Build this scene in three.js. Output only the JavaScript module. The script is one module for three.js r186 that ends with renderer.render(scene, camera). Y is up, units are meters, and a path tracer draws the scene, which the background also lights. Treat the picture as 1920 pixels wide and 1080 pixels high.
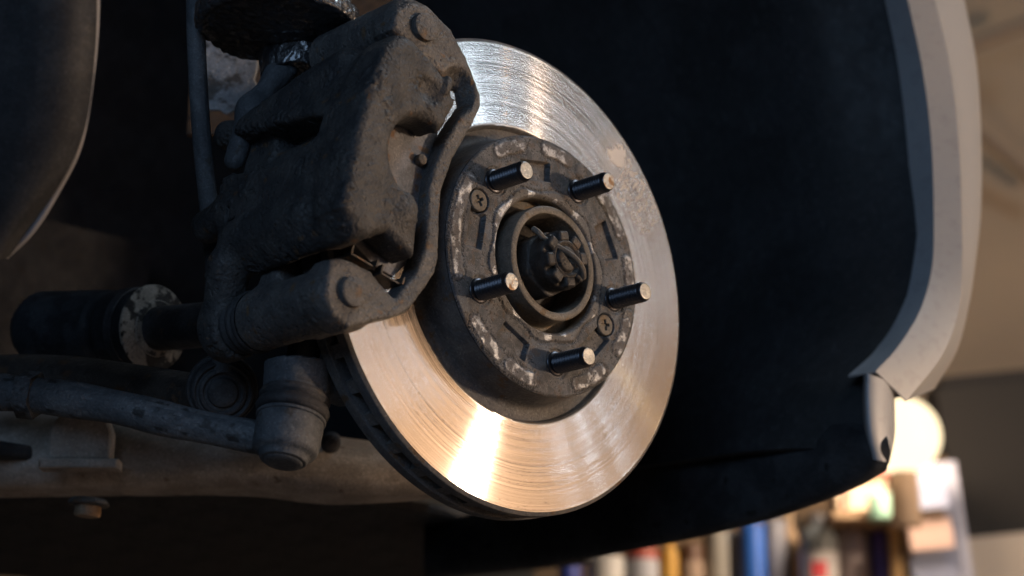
import * as THREE from 'three';
import { mergeGeometries } from 'three/addons/utils/BufferGeometryUtils.js';
import { RectAreaLightUniformsLib } from 'three/addons/lights/RectAreaLightUniformsLib.js';

// World: metres, y up, z = axle axis pointing outboard, origin at the middle of the disc's outer friction face.
const renderer = new THREE.WebGLRenderer({ antialias: true });
renderer.toneMapping = THREE.LinearToneMapping;
renderer.toneMappingExposure = 1;
renderer.shadowMap.enabled = true;
RectAreaLightUniformsLib.init();
const scene = new THREE.Scene();
scene.background = new THREE.Color().setRGB(0.0016, 0.002, 0.0028);

// ---------- camera: below the axle, looking up and forward along the car ----------
const camera = new THREE.PerspectiveCamera(17.777, 16 / 9, 0.05, 60);
camera.position.set(-0.71222, -0.29982, 0.73265);
camera.lookAt(-0.00649, -0.01060, -0.00002);
camera.focus = 1.03;
camera.userData.fStop = 5.4;

// ---------- lamps of the workshop (all outside the frame but the bulb on the shelf) ----------
const V3 = (x, y, z) => new THREE.Vector3(x, y, z);
const rgb = (r, g, b) => new THREE.Color().setRGB(r, g, b);
const WARM = rgb(1, 0.73, 0.51), COLD = rgb(0.70, 0.85, 1.0), SKYBLUE = rgb(0.42, 0.65, 1.0), AMBER = rgb(1, 0.55, 0.22);

function add(o) { o.traverse((m) => { if (m.isMesh) { m.castShadow = true; m.receiveShadow = true; } }); scene.add(o); return o; }
const used = {};
function numbered(n) { const k = used[n] = (used[n] ?? -1) + 1; return k ? n + '_' + String(k).padStart(3, '0') : n; }
function thing(name, label, category, at = [0, 0, 0], group) {
  const g = new THREE.Group(); g.name = numbered(name); g.position.set(at[0] / 1000, at[1] / 1000, at[2] / 1000);
  g.userData = { label, category }; if (group) g.userData.group = group;
  scene.add(g); return g;
}
// geometry in world millimetres -> a named mesh under its thing
function part(t, name, geo, mat, label) {
  const g = geo.clone(); g.scale(0.001, 0.001, 0.001);
  let p = t; const off = V3(0, 0, 0); while (p) { off.add(p.position); p = p.parent === scene ? null : p.parent; }
  g.translate(-off.x, -off.y, -off.z);
  const m = new THREE.Mesh(g, mat); m.name = name; m.castShadow = m.receiveShadow = true;
  if (label) m.userData.label = label;
  t.add(m); return m;
}
const struct = (o) => { o.userData.kind = 'structure'; return o; };

function glow(c, k) { return new THREE.MeshStandardMaterial({ color: 0x000000, emissive: c, emissiveIntensity: k, roughness: 0.6 }); }
const lampShell = new THREE.MeshStandardMaterial({ color: rgb(0.12, 0.12, 0.12), roughness: 0.5 });

function bulbLamp(name, label, at, r, color, power, shine) {
  const t = thing(name, label, 'lamp', at);
  part(t, 'globe', new THREE.SphereGeometry(r, 32, 20).translate(...at), glow(color, shine));
  part(t, 'socket', new THREE.CylinderGeometry(r * 0.42, r * 0.36, r * 1.1, 20).translate(at[0], at[1] + r * 1.35, at[2]), lampShell);
  const l = new THREE.PointLight(color, power); l.castShadow = true; l.shadow.radius = r / 20; l.name = 'bulb_light';
  t.add(l); return t;
}
// warm work lamp: its mirror image is the hot spot low on the disc
bulbLamp('work_lamp', 'warm globe work lamp hung before the beige wall', [1330, -50, 1745], 50, WARM, 9.5, 60);
// two weak bulbs further off: the thin yellow and orange lines on the disc
bulbLamp('work_lamp', 'small yellow bulb on a cord high before the beige wall', [1200, 690, 1749], 12, rgb(1, 0.74, 0.38), 0.05, 40);
bulbLamp('work_lamp', 'small orange bulb on a cord under the ceiling', [1360, 1375, 1168], 12, rgb(1, 0.58, 0.28), 0.05, 40);
// the beige wall behind those lamps, mirrored all over the friction face
{
  const c = V3(1450, -300, 2480), q = new THREE.Quaternion().setFromUnitVectors(V3(0, 0, 1), c.clone().negate().setY(0).normalize());
  const g = thing('workshop_wall', 'beige plaster workshop wall behind the work lamps', 'wall', c.toArray()); g.userData.kind = 'structure';
  part(g, 'plaster', new THREE.BoxGeometry(4500, 2640, 80).applyQuaternion(q).translate(c.x, c.y, c.z), new THREE.MeshStandardMaterial({ color: rgb(0.55, 0.44, 0.34), roughness: 0.95 }));
}
// concrete floor under the lifted car: sends daylight back up at its underside
{
  const g = thing('workshop_floor', 'grey concrete workshop floor under the lifted car', 'floor', [0, -1450, 600]); g.userData.kind = 'structure';
  part(g, 'slab', new THREE.BoxGeometry(6500, 80, 6500).translate(0, -1450, 600), new THREE.MeshStandardMaterial({ color: rgb(0.12, 0.12, 0.125), roughness: 0.9 }));
}
// lamp with three cold tubes: the three thin lines low on the disc and the blue glow at its top
{
  const c = V3(1118, 598, 1282), g = thing('tube_lamp', 'ceiling fixture with three cold fluorescent tubes', 'lamp', c.toArray());
  const tubes = [[[0.608, 0.401, 0.685], [-0.438, 0.889, -0.133]], [[0.585, 0.388, 0.712], [-0.539, 0.842, -0.017]], [[0.563, 0.373, 0.738], [-0.627, 0.774, 0.087]]];
  const basis = (x, y, z) => new THREE.Quaternion().setFromRotationMatrix(new THREE.Matrix4().makeBasis(x, y, z));
  tubes.forEach(([d, a], k) => {
    const n = V3(...d).normalize(), y = V3(...a).normalize(), x = V3().crossVectors(y, n).normalize(), q = basis(x, y, n), p = n.clone().multiplyScalar(1800).add(V3(66, -100, 0));
    if (k === 1) part(g, 'housing', new THREE.BoxGeometry(180, 480, 24).applyQuaternion(q).translate(p.x + n.x * 90, p.y + n.y * 90, p.z + n.z * 90), lampShell);
    part(g, 'tube', new THREE.CylinderGeometry(3.5, 3.5, 420, 16).applyQuaternion(q).translate(p.x, p.y, p.z), glow(COLD, 4));
    const l = new THREE.RectAreaLight(COLD, 36, 0.004, 0.4); l.name = 'tube_light';
    l.position.copy(p).addScaledVector(n, -10).sub(c).multiplyScalar(0.001); l.quaternion.copy(q); g.add(l);
  });
}
// a small skylight: the cold glow at the top of the disc
{
  const n = V3(0.499, 0.726, 0.473).normalize(), y = V3(0.232, -0.638, 0.735).normalize(), x = V3().crossVectors(y, n).normalize(), q = new THREE.Quaternion().setFromRotationMatrix(new THREE.Matrix4().makeBasis(x, y, n)), c = n.clone().multiplyScalar(2600).add(V3(-40, 115, 0));
  const g = thing('skylight', 'narrow skylight in the roof letting in cold daylight', 'skylight', c.toArray());
  const place = (geo, X, Y, Z) => geo.translate(X, Y, Z).applyQuaternion(q).translate(c.x, c.y, c.z);
  part(g, 'pane', place(new THREE.BoxGeometry(200, 500, 8), 0, 0, 0), glow(COLD, 7));
  for (const k of [-1, 1]) { part(g, 'frame_stile', place(new THREE.BoxGeometry(40, 580, 60), k * 120, 0, 10), lampShell); part(g, 'frame_rail', place(new THREE.BoxGeometry(200, 40, 60), 0, k * 270, 10), lampShell); }
  const l = new THREE.RectAreaLight(COLD, 7, 0.2, 0.5); l.position.copy(n).multiplyScalar(-0.01); l.quaternion.copy(q); l.name = 'skylight_light'; g.add(l);
}
// cold ceiling panel high on the right: the second set of stud shadows
{
  const n = V3(0.56, 0.77, 0.31).normalize(), c = n.clone().multiplyScalar(2700), q = new THREE.Quaternion().setFromUnitVectors(V3(0, 0, 1), n);
  const g = thing('ceiling_panel', 'square cold light panel in the workshop ceiling', 'lamp', c.toArray());
  const place = (geo, k) => geo.applyQuaternion(q).translate(c.x + n.x * k, c.y + n.y * k, c.z + n.z * k);
  part(g, 'diffuser', place(new THREE.BoxGeometry(600, 600, 10), 0), glow(COLD, 8));
  part(g, 'housing', place(new THREE.BoxGeometry(640, 640, 50), 40), lampShell);
  const l = new THREE.RectAreaLight(COLD, 8, 0.6, 0.6); l.position.copy(n).multiplyScalar(-0.01); l.quaternion.copy(q); l.name = 'panel_light'; g.add(l);
}
// the workshop's window, behind and left of the camera: blue daylight on everything that faces it
{
  const c = V3(-2400, 650, 1750), n = V3(0, 0, 0).sub(c).normalize(), q = new THREE.Quaternion().setFromRotationMatrix(new THREE.Matrix4().lookAt(c, V3(0, 0, 0), V3(0, 1, 0)));
  const g = thing('window', 'white framed workshop window full of blue daylight', 'window', c.toArray());
  const place = (geo, x, y, z) => geo.translate(x, y, z).applyQuaternion(q).translate(c.x, c.y, c.z);
  const fm = new THREE.MeshStandardMaterial({ color: rgb(0.6, 0.6, 0.6), roughness: 0.6 });
  part(g, 'pane', place(new THREE.BoxGeometry(1500, 1100, 8), 0, 0, 0), glow(SKYBLUE, 2.1));
  for (const s of [-1, 1]) { part(g, 'frame_stile', place(new THREE.BoxGeometry(60, 1220, 60), s * 780, 0, 0), fm); part(g, 'frame_rail', place(new THREE.BoxGeometry(1500, 60, 60), 0, s * 580, 0), fm); }
  const l = new THREE.RectAreaLight(SKYBLUE, 2.1, 1.5, 1.1); l.position.copy(n).multiplyScalar(0.01); l.lookAt(0, 0, 0); l.name = 'window_light';
  l.quaternion.copy(q).multiply(new THREE.Quaternion()); g.add(l);
}

// ---------- noise and textures ----------
function rng(seed) { let s = seed >>> 0; return () => { s = (s + 0x6d2b79f5) | 0; let t = Math.imul(s ^ (s >>> 15), 1 | s); t = (t + Math.imul(t ^ (t >>> 7), 61 | t)) ^ t; return ((t ^ (t >>> 14)) >>> 0) / 4294967296; }; }
function h3(x, y, z) { let n = Math.imul(x, 374761393) ^ Math.imul(y, 668265263) ^ Math.imul(z, 2147483647 ^ 0x5bd1e995); n = Math.imul(n ^ (n >>> 13), 1274126177); return ((n ^ (n >>> 16)) >>> 0) / 4294967296; }
const fade = (t) => t * t * (3 - 2 * t), mix = (a, b, t) => a + (b - a) * t, clamp = (x, a = 0, b = 1) => Math.min(b, Math.max(a, x)), sstep = (a, b, x) => fade(clamp((x - a) / (b - a)));
function vnoise(x, y, z) {
  const X = Math.floor(x), Y = Math.floor(y), Z = Math.floor(z), u = fade(x - X), v = fade(y - Y), w = fade(z - Z);
  return mix(mix(mix(h3(X, Y, Z), h3(X + 1, Y, Z), u), mix(h3(X, Y + 1, Z), h3(X + 1, Y + 1, Z), u), v), mix(mix(h3(X, Y, Z + 1), h3(X + 1, Y, Z + 1), u), mix(h3(X, Y + 1, Z + 1), h3(X + 1, Y + 1, Z + 1), u), v), w);
}
const fbm = (x, y, z, o = 4) => { let s = 0, a = 0.5, k = 0; for (let i = 0; i < o; i++) { s += a * vnoise(x, y, z); k += a; a *= 0.5; x = x * 2.03 + 11.3; y = y * 2.03 + 5.1; z = z * 2.03 + 7.7; } return s / k; };
// periodic 2-D noise for tiling maps
function pnoise(x, y, px, py, seed) {
  const X = Math.floor(x), Y = Math.floor(y), u = fade(x - X), v = fade(y - Y), a = ((X % px) + px) % px, b = (a + 1) % px, c = ((Y % py) + py) % py, d = (c + 1) % py;
  return mix(mix(h3(a, c, seed), h3(b, c, seed), u), mix(h3(a, d, seed), h3(b, d, seed), u), v);
}
function pfbm(u, v, f, o, seed) { let s = 0, a = 0.5, k = 0; for (let i = 0; i < o; i++) { s += a * pnoise(u * f, v * f, f, f, seed + i); k += a; a *= 0.55; f *= 2; } return s / k; }
const toS = (c) => (c <= 0.0031308 ? c * 12.92 : 1.055 * Math.pow(c, 1 / 2.4) - 0.055);
function tex(w, h, fn, srgb, tile = true) {
  const d = new Uint8Array(w * h * 4), o = [0, 0, 0];
  for (let j = 0; j < h; j++) for (let i = 0; i < w; i++) {
    fn((i + 0.5) / w, (j + 0.5) / h, o);
    const k = (j * w + i) * 4;
    for (let c = 0; c < 3; c++) d[k + c] = Math.round(255 * clamp(srgb ? toS(clamp(o[c])) : o[c]));
    d[k + 3] = 255;
  }
  const t = new THREE.DataTexture(d, w, h); t.magFilter = THREE.LinearFilter; t.minFilter = THREE.LinearFilter;
  if (tile) t.wrapS = t.wrapT = THREE.RepeatWrapping;
  if (srgb) t.colorSpace = THREE.SRGBColorSpace;
  t.needsUpdate = true; return t;
}
// one tile = 80 mm of cast iron: grains, pits and scabs
const castHeight = tex(640, 640, (u, v, o) => {
  const grain = pfbm(u, v, 64, 3, 3), lump = pfbm(u, v, 12, 3, 9), pit = sstep(0.68, 0.82, pfbm(u, v, 30, 2, 21)), scab = sstep(0.63, 0.68, pfbm(u, v, 9, 4, 33));
  const h = 0.42 + 0.42 * (grain - 0.5) + 0.4 * (lump - 0.5) - 0.34 * pit + 0.13 * scab; o[0] = o[1] = o[2] = h;
}, false);
function castColour(base, dust, rust, rustAmount, seed, contrast = 1) {
  return tex(384, 384, (u, v, o) => {
    const a = sstep(0.35, 0.72, pfbm(u, v, 6, 4, seed)), g = pfbm(u, v, 90, 2, seed + 7), r = sstep(1 - rustAmount, 1.06 - rustAmount * 0.8, pfbm(u, v, 10, 4, seed + 13)), sp = sstep(0.80, 0.86, pfbm(u, v, 110, 1, seed + 40));
    for (let c = 0; c < 3; c++) { let k = mix(base[c], dust[c], a * contrast); k = mix(k, rust[c], r); o[c] = k * (0.72 + 0.56 * g) * (1 + 0.45 * sp); }
  }, true);
}
const castRough = tex(256, 256, (u, v, o) => { const a = pfbm(u, v, 12, 4, 55), g = pfbm(u, v, 60, 2, 58); o[0] = 0; o[1] = 0.56 + 0.4 * a + 0.2 * (g - 0.5); o[2] = 1; }, false);
function cast(base, dust, rust, amount, seed, opt = {}) {
  return new THREE.MeshPhysicalMaterial({ specularIntensity: opt.spec ?? 0.5, map: castColour(base, dust, rust, amount, seed, opt.contrast), bumpMap: castHeight, bumpScale: opt.bump ?? 0.0007, roughnessMap: castRough, roughness: opt.rough ?? 0.85, metalness: 0 });
}
const M = {
  caliper: cast([0.032, 0.032, 0.033], [0.055, 0.053, 0.051], [0.085, 0.052, 0.03], 0.32, 101, { rough: 0.75, bump: 0.0012 }),
  bracket: cast([0.064, 0.062, 0.061], [0.095, 0.090, 0.085], [0.11, 0.07, 0.04], 0.32, 140, { rough: 0.7, bump: 0.0012 }),
  hub: cast([0.10, 0.09, 0.076], [0.14, 0.125, 0.105], [0.12, 0.085, 0.05], 0.34, 170, { rough: 0.75, bump: 0.0005 }),
  rim: cast([0.075, 0.075, 0.078], [0.11, 0.105, 0.10], [0.10, 0.065, 0.04], 0.34, 201, { rough: 0.85, bump: 0.0006 }),
  blackSteel: cast([0.026, 0.026, 0.028], [0.05, 0.05, 0.052], [0.07, 0.045, 0.03], 0.3, 230, { rough: 0.7, bump: 0.0006 }),
  tieRod: cast([0.06, 0.066, 0.072], [0.10, 0.105, 0.11], [0.03, 0.03, 0.03], 0.44, 260, { rough: 0.7, bump: 0.0008 }),
  rubber: cast([0.03, 0.03, 0.032], [0.055, 0.055, 0.057], [0.05, 0.045, 0.04], 0.3, 290, { rough: 0.9, bump: 0.0004 }),
  joint: cast([0.055, 0.06, 0.066], [0.085, 0.09, 0.096], [0.05, 0.045, 0.04], 0.3, 300, { rough: 0.85, bump: 0.0005 }),
  plate: cast([0.085, 0.09, 0.10], [0.14, 0.14, 0.15], [0.13, 0.075, 0.04], 0.40, 320, { rough: 0.75, bump: 0.0003 }),
  lining: cast([0.05, 0.045, 0.04], [0.10, 0.085, 0.07], [0.13, 0.075, 0.035], 0.42, 340, { rough: 0.95, bump: 0.0009 }),
  plastic: cast([0.014, 0.015, 0.017], [0.030, 0.032, 0.035], [0.05, 0.048, 0.045], 0.22, 360, { rough: 0.75, bump: 0.0003 }),
  frame: cast([0.25, 0.215, 0.18], [0.33, 0.29, 0.25], [0.15, 0.11, 0.08], 0.3, 380, { rough: 0.8, bump: 0.0004 }),
  underbody: cast([0.011, 0.011, 0.012], [0.016, 0.016, 0.017], [0.013, 0.011, 0.009], 0.3, 366, { rough: 0.95, spec: 0.25, bump: 0.0003 }),
  under: cast([0.016, 0.017, 0.019], [0.030, 0.032, 0.035], [0.012, 0.012, 0.012], 0.3, 365, { rough: 0.85, bump: 0.0003 }),
  clip: cast([0.03, 0.028, 0.026], [0.06, 0.05, 0.04], [0.12, 0.065, 0.03], 0.42, 350, { rough: 0.6, bump: 0.0003 }),
};

for (const k of ['map', 'roughnessMap']) { M.liner ??= cast([0.017, 0.018, 0.019], [0.024, 0.025, 0.027], [0.03, 0.03, 0.03], 0.2, 362, { rough: 0.7, bump: 0.0002 }); M.liner[k] = M.liner[k].clone(); M.liner[k].repeat.set(0.31, 0.23); M.liner[k].needsUpdate = true; }

// ---------- geometry helpers (millimetres) ----------
function finish(pos, nor) {                         // triangles -> geometry with box-mapped uv (80 mm a tile)
  const n = pos.length / 3, uv = new Float32Array(n * 2);
  for (let t = 0; t < n; t += 3) {
    const i = t * 3, ax = pos[i + 3] - pos[i], ay = pos[i + 4] - pos[i + 1], az = pos[i + 5] - pos[i + 2], bx = pos[i + 6] - pos[i], by = pos[i + 7] - pos[i + 1], bz = pos[i + 8] - pos[i + 2];
    const nx = Math.abs(ay * bz - az * by), ny = Math.abs(az * bx - ax * bz), nz = Math.abs(ax * by - ay * bx);
    for (let k = 0; k < 3; k++) {
      const p = (t + k) * 3, x = pos[p] / 80, y = pos[p + 1] / 80, z = pos[p + 2] / 80;
      const a = nx >= ny && nx >= nz ? [z, y] : ny >= nz ? [x, z + 0.37] : [x + 0.61, y];
      uv[(t + k) * 2] = a[0]; uv[(t + k) * 2 + 1] = a[1];
    }
  }
  const g = new THREE.BufferGeometry();
  g.setAttribute('position', new THREE.BufferAttribute(pos, 3)); g.setAttribute('normal', new THREE.BufferAttribute(nor, 3)); g.setAttribute('uv', new THREE.BufferAttribute(uv, 2));
  return g;
}
function boxUV(geo) { const g = geo.index ? geo.toNonIndexed() : geo; if (!g.attributes.normal) g.computeVertexNormals(); return finish(new Float32Array(g.attributes.position.array), new Float32Array(g.attributes.normal.array)); }
// surface nets of a distance field
function solid(f, lo, hi, h) {
  const nx = Math.ceil((hi[0] - lo[0]) / h) + 1, ny = Math.ceil((hi[1] - lo[1]) / h) + 1, nz = Math.ceil((hi[2] - lo[2]) / h) + 1, F = new Float32Array(nx * ny * nz);
  for (let k = 0, i = 0; k < nz; k++) for (let j = 0; j < ny; j++) for (let l = 0; l < nx; l++) F[i++] = f(lo[0] + l * h, lo[1] + j * h, lo[2] + k * h);
  const id = new Int32Array((nx - 1) * (ny - 1) * (nz - 1)).fill(-1), P = [], N = [], sx = 1, sy = nx, sz = nx * ny;
  const at = (i, j, k) => i + j * (nx - 1) + k * (nx - 1) * (ny - 1), e = h * 0.5;
  const corners = [0, sx, sy, sx + sy, sz, sx + sz, sy + sz, sx + sy + sz], edges = [[0, 1], [2, 3], [4, 5], [6, 7], [0, 2], [1, 3], [4, 6], [5, 7], [0, 4], [1, 5], [2, 6], [3, 7]];
  for (let k = 0; k < nz - 1; k++) for (let j = 0; j < ny - 1; j++) for (let i = 0; i < nx - 1; i++) {
    const b = i + j * sy + k * sz; let m = 0;
    for (let c = 0; c < 8; c++) if (F[b + corners[c]] < 0) m |= 1 << c;
    if (m === 0 || m === 255) continue;
    let x = 0, y = 0, z = 0, n = 0;
    for (const [p, q] of edges) {
      if (((m >> p) & 1) === ((m >> q) & 1)) continue;
      const a = F[b + corners[p]], t = a / (a - F[b + corners[q]]);
      x += (p & 1) + t * ((q & 1) - (p & 1)); y += ((p >> 1) & 1) + t * (((q >> 1) & 1) - ((p >> 1) & 1)); z += (p >> 2) + t * ((q >> 2) - (p >> 2)); n++;
    }
    x = lo[0] + (i + x / n) * h; y = lo[1] + (j + y / n) * h; z = lo[2] + (k + z / n) * h;
    let gx = f(x + e, y, z) - f(x - e, y, z), gy = f(x, y + e, z) - f(x, y - e, z), gz = f(x, y, z + e) - f(x, y, z - e), L = Math.hypot(gx, gy, gz) || 1;
    const d = clamp(f(x, y, z) * (2 * e) / L, -h, h); gx /= L; gy /= L; gz /= L;
    id[at(i, j, k)] = P.length / 3; P.push(x - gx * d, y - gy * d, z - gz * d); N.push(gx, gy, gz);
  }
  const T = [];
  const quad = (a, b, c, d, flip) => { if (a < 0 || b < 0 || c < 0 || d < 0) return; flip ? T.push(a, c, b, a, d, c) : T.push(a, b, c, a, c, d); };
  for (let k = 1; k < nz - 1; k++) for (let j = 1; j < ny - 1; j++) for (let i = 1; i < nx - 1; i++) {
    const b = i + j * sy + k * sz, s = F[b] < 0;
    if (s !== (F[b + sx] < 0)) quad(id[at(i, j - 1, k - 1)], id[at(i, j, k - 1)], id[at(i, j, k)], id[at(i, j - 1, k)], !s);
    if (s !== (F[b + sy] < 0)) quad(id[at(i - 1, j, k - 1)], id[at(i - 1, j, k)], id[at(i, j, k)], id[at(i, j, k - 1)], !s);
    if (s !== (F[b + sz] < 0)) quad(id[at(i - 1, j - 1, k)], id[at(i, j - 1, k)], id[at(i, j, k)], id[at(i - 1, j, k)], !s);
  }
  const pos = new Float32Array(T.length * 3), nor = new Float32Array(T.length * 3);
  T.forEach((v, i) => { for (let c = 0; c < 3; c++) { pos[i * 3 + c] = P[v * 3 + c]; nor[i * 3 + c] = N[v * 3 + c]; } });
  return finish(pos, nor);
}
const smin = (a, b, k) => { const h = Math.max(k - Math.abs(a - b), 0) / k; return Math.min(a, b) - h * h * k * 0.25; };
const smax = (a, b, k) => -smin(-a, -b, k);
const rbox = (x, y, z, a, b, c, r) => { const X = Math.abs(x) - a + r, Y = Math.abs(y) - b + r, Z = Math.abs(z) - c + r; return Math.hypot(Math.max(X, 0), Math.max(Y, 0), Math.max(Z, 0)) + Math.min(Math.max(X, Y, Z), 0) - r; };
const cylZ = (x, y, z, r, h, e) => { const A = Math.hypot(x, y) - r + e, B = Math.abs(z) - h + e; return Math.hypot(Math.max(A, 0), Math.max(B, 0)) + Math.min(Math.max(A, B), 0) - e; };
function capsule(a, b, r1, r2) {
  const dx = b[0] - a[0], dy = b[1] - a[1], dz = b[2] - a[2], L = dx * dx + dy * dy + dz * dz;
  return (x, y, z) => { const px = x - a[0], py = y - a[1], pz = z - a[2], t = clamp((px * dx + py * dy + pz * dz) / L); return Math.hypot(px - dx * t, py - dy * t, pz - dz * t) - mix(r1, r2, t); };
}
function poly2(v) {                                  // signed distance to a polygon
  const n = v.length;
  return (x, y) => {
    let d = 1e18, s = 1;
    for (let i = 0, j = n - 1; i < n; j = i++) {
      const ex = v[j][0] - v[i][0], ey = v[j][1] - v[i][1], wx = x - v[i][0], wy = y - v[i][1], t = clamp((wx * ex + wy * ey) / (ex * ex + ey * ey)), bx = wx - ex * t, by = wy - ey * t;
      d = Math.min(d, bx * bx + by * by);
      const c1 = y >= v[i][1], c2 = y < v[j][1], c3 = ex * wy > ey * wx;
      if ((c1 && c2 && c3) || (!c1 && !c2 && !c3)) s = -s;
    }
    return s * Math.sqrt(d);
  };
}
// solid of revolution: profile [[radius, height]...] along an axis from a point
function spun(profile, at = [0, 0, 0], dir = [0, 0, 1], segs = 72) {
  const g = new THREE.LatheGeometry(profile.map(([r, h]) => new THREE.Vector2(Math.max(r, 1e-4), h)), segs);
  g.applyQuaternion(new THREE.Quaternion().setFromUnitVectors(V3(0, 1, 0), V3(...dir).normalize())).translate(...at);
  return boxUV(g);
}
function rounded(profile, r = 0.8) {                 // chamfer every corner of a lathe profile
  const out = [profile[0]];
  for (let i = 1; i < profile.length - 1; i++) {
    const p = profile[i], a = profile[i - 1], b = profile[i + 1], la = Math.hypot(a[0] - p[0], a[1] - p[1]), lb = Math.hypot(b[0] - p[0], b[1] - p[1]), ka = Math.min(r, la * 0.45) / la, kb = Math.min(r, lb * 0.45) / lb;
    out.push([mix(p[0], a[0], ka), mix(p[1], a[1], ka)], [mix(p[0], b[0], kb), mix(p[1], b[1], kb)]);
  }
  out.push(profile[profile.length - 1]); return out;
}
function tube(points, r, segs = 60, sides = 20) {    // r: number or function of 0..1
  const c = new THREE.CatmullRomCurve3(points.map((p) => V3(...p))), g = new THREE.TubeGeometry(c, segs, 1, sides, false), P = g.attributes.position, q = V3(0, 0, 0);
  for (let i = 0; i <= segs; i++) {
    c.getPointAt(i / segs, q); const k = typeof r === 'function' ? r(i / segs) : r;
    for (let j = 0; j <= sides; j++) { const n = i * (sides + 1) + j; P.setXYZ(n, q.x + (P.getX(n) - q.x) * k, q.y + (P.getY(n) - q.y) * k, q.z + (P.getZ(n) - q.z) * k); }
  }
  g.computeVertexNormals();
  const caps = [0, segs].map((i) => { const e = new THREE.BufferGeometry(), v = []; c.getPointAt(i / segs, q); for (let j = 0; j < sides; j++) { const a = i * (sides + 1) + j, b = a + 1; const A = [P.getX(a), P.getY(a), P.getZ(a)], B = [P.getX(b), P.getY(b), P.getZ(b)]; v.push(...q.toArray(), ...(i ? A : B), ...(i ? B : A)); } e.setAttribute('position', new THREE.Float32BufferAttribute(v, 3)); e.computeVertexNormals(); return boxUV(e); });
  return mergeGeometries([boxUV(g), ...caps]);
}
// thick curved sheet through rows of points
function sheet(rows, thick, nu = 40, nv = 24, bump) {
  const cs = rows.map((r) => new THREE.CatmullRomCurve3(r.map((p) => V3(...p)), false, 'centripetal'));
  const G = [];
  for (let i = 0; i <= nu; i++) { const c = new THREE.CatmullRomCurve3(cs.map((k) => k.getPoint(i / nu)), false, 'centripetal'), row = []; for (let j = 0; j <= nv; j++) row.push(c.getPoint(j / nv)); G.push(row); }
  const nrm = (i, j) => { const a = G[Math.min(i + 1, nu)][j].clone().sub(G[Math.max(i - 1, 0)][j]), b = G[i][Math.min(j + 1, nv)].clone().sub(G[i][Math.max(j - 1, 0)]); return a.cross(b).normalize(); };
  const N = G.map((r, i) => r.map((_, j) => nrm(i, j)));
  if (bump) G.forEach((r, i) => r.forEach((p, j) => p.addScaledVector(N[i][j], bump(p.x, p.y, p.z))));
  const B = G.map((r, i) => r.map((p, j) => p.clone().addScaledVector(N[i][j], -thick)));
  const pos = [], nor = [];
  const push = (p, n) => { pos.push(p.x, p.y, p.z); nor.push(n.x, n.y, n.z); };
  const q = (a, b, c, d, na, nb, nc, nd) => { push(a, na); push(b, nb); push(c, nc); push(a, na); push(c, nc); push(d, nd); };
  for (let i = 0; i < nu; i++) for (let j = 0; j < nv; j++) {
    q(G[i][j], G[i + 1][j], G[i + 1][j + 1], G[i][j + 1], N[i][j], N[i + 1][j], N[i + 1][j + 1], N[i][j + 1]);
    const m = (a, b) => N[a][b].clone().negate(); q(B[i][j], B[i][j + 1], B[i + 1][j + 1], B[i + 1][j], m(i, j), m(i, j + 1), m(i + 1, j + 1), m(i + 1, j));
  }
  const side = (a, b, c, d) => { const n = b.clone().sub(a).cross(d.clone().sub(a)).normalize(); q(a, b, c, d, n, n, n, n); };
  for (let i = 0; i < nu; i++) { side(G[i + 1][0], G[i][0], B[i][0], B[i + 1][0]); side(G[i][nv], G[i + 1][nv], B[i + 1][nv], B[i][nv]); }
  for (let j = 0; j < nv; j++) { side(G[0][j], G[0][j + 1], B[0][j + 1], B[0][j]); side(G[nu][j + 1], G[nu][j], B[nu][j], B[nu][j + 1]); }
  return finish(new Float32Array(pos), new Float32Array(nor));
}
function slab(points, depth, bevel = 1, plane = 'xy', at = 0) {   // extruded outline
  const s = new THREE.Shape(points.map((p) => new THREE.Vector2(p[0], p[1])));
  const g = new THREE.ExtrudeGeometry(s, { depth: depth - 2 * bevel, bevelEnabled: bevel > 0, bevelSize: bevel, bevelThickness: bevel, bevelOffset: -bevel, bevelSegments: 2, curveSegments: 8 }).translate(0, 0, bevel + at);
  if (plane === 'xz') g.rotateX(Math.PI / 2).scale(1, 1, 1);
  return boxUV(g);
}
function box(c, s, rot) { const g = new THREE.BoxGeometry(...s); if (rot) g.rotateX(rot[0]).rotateY(rot[1]).rotateZ(rot[2]); return boxUV(g.translate(...c)); }
const D2R = Math.PI / 180;

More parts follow.
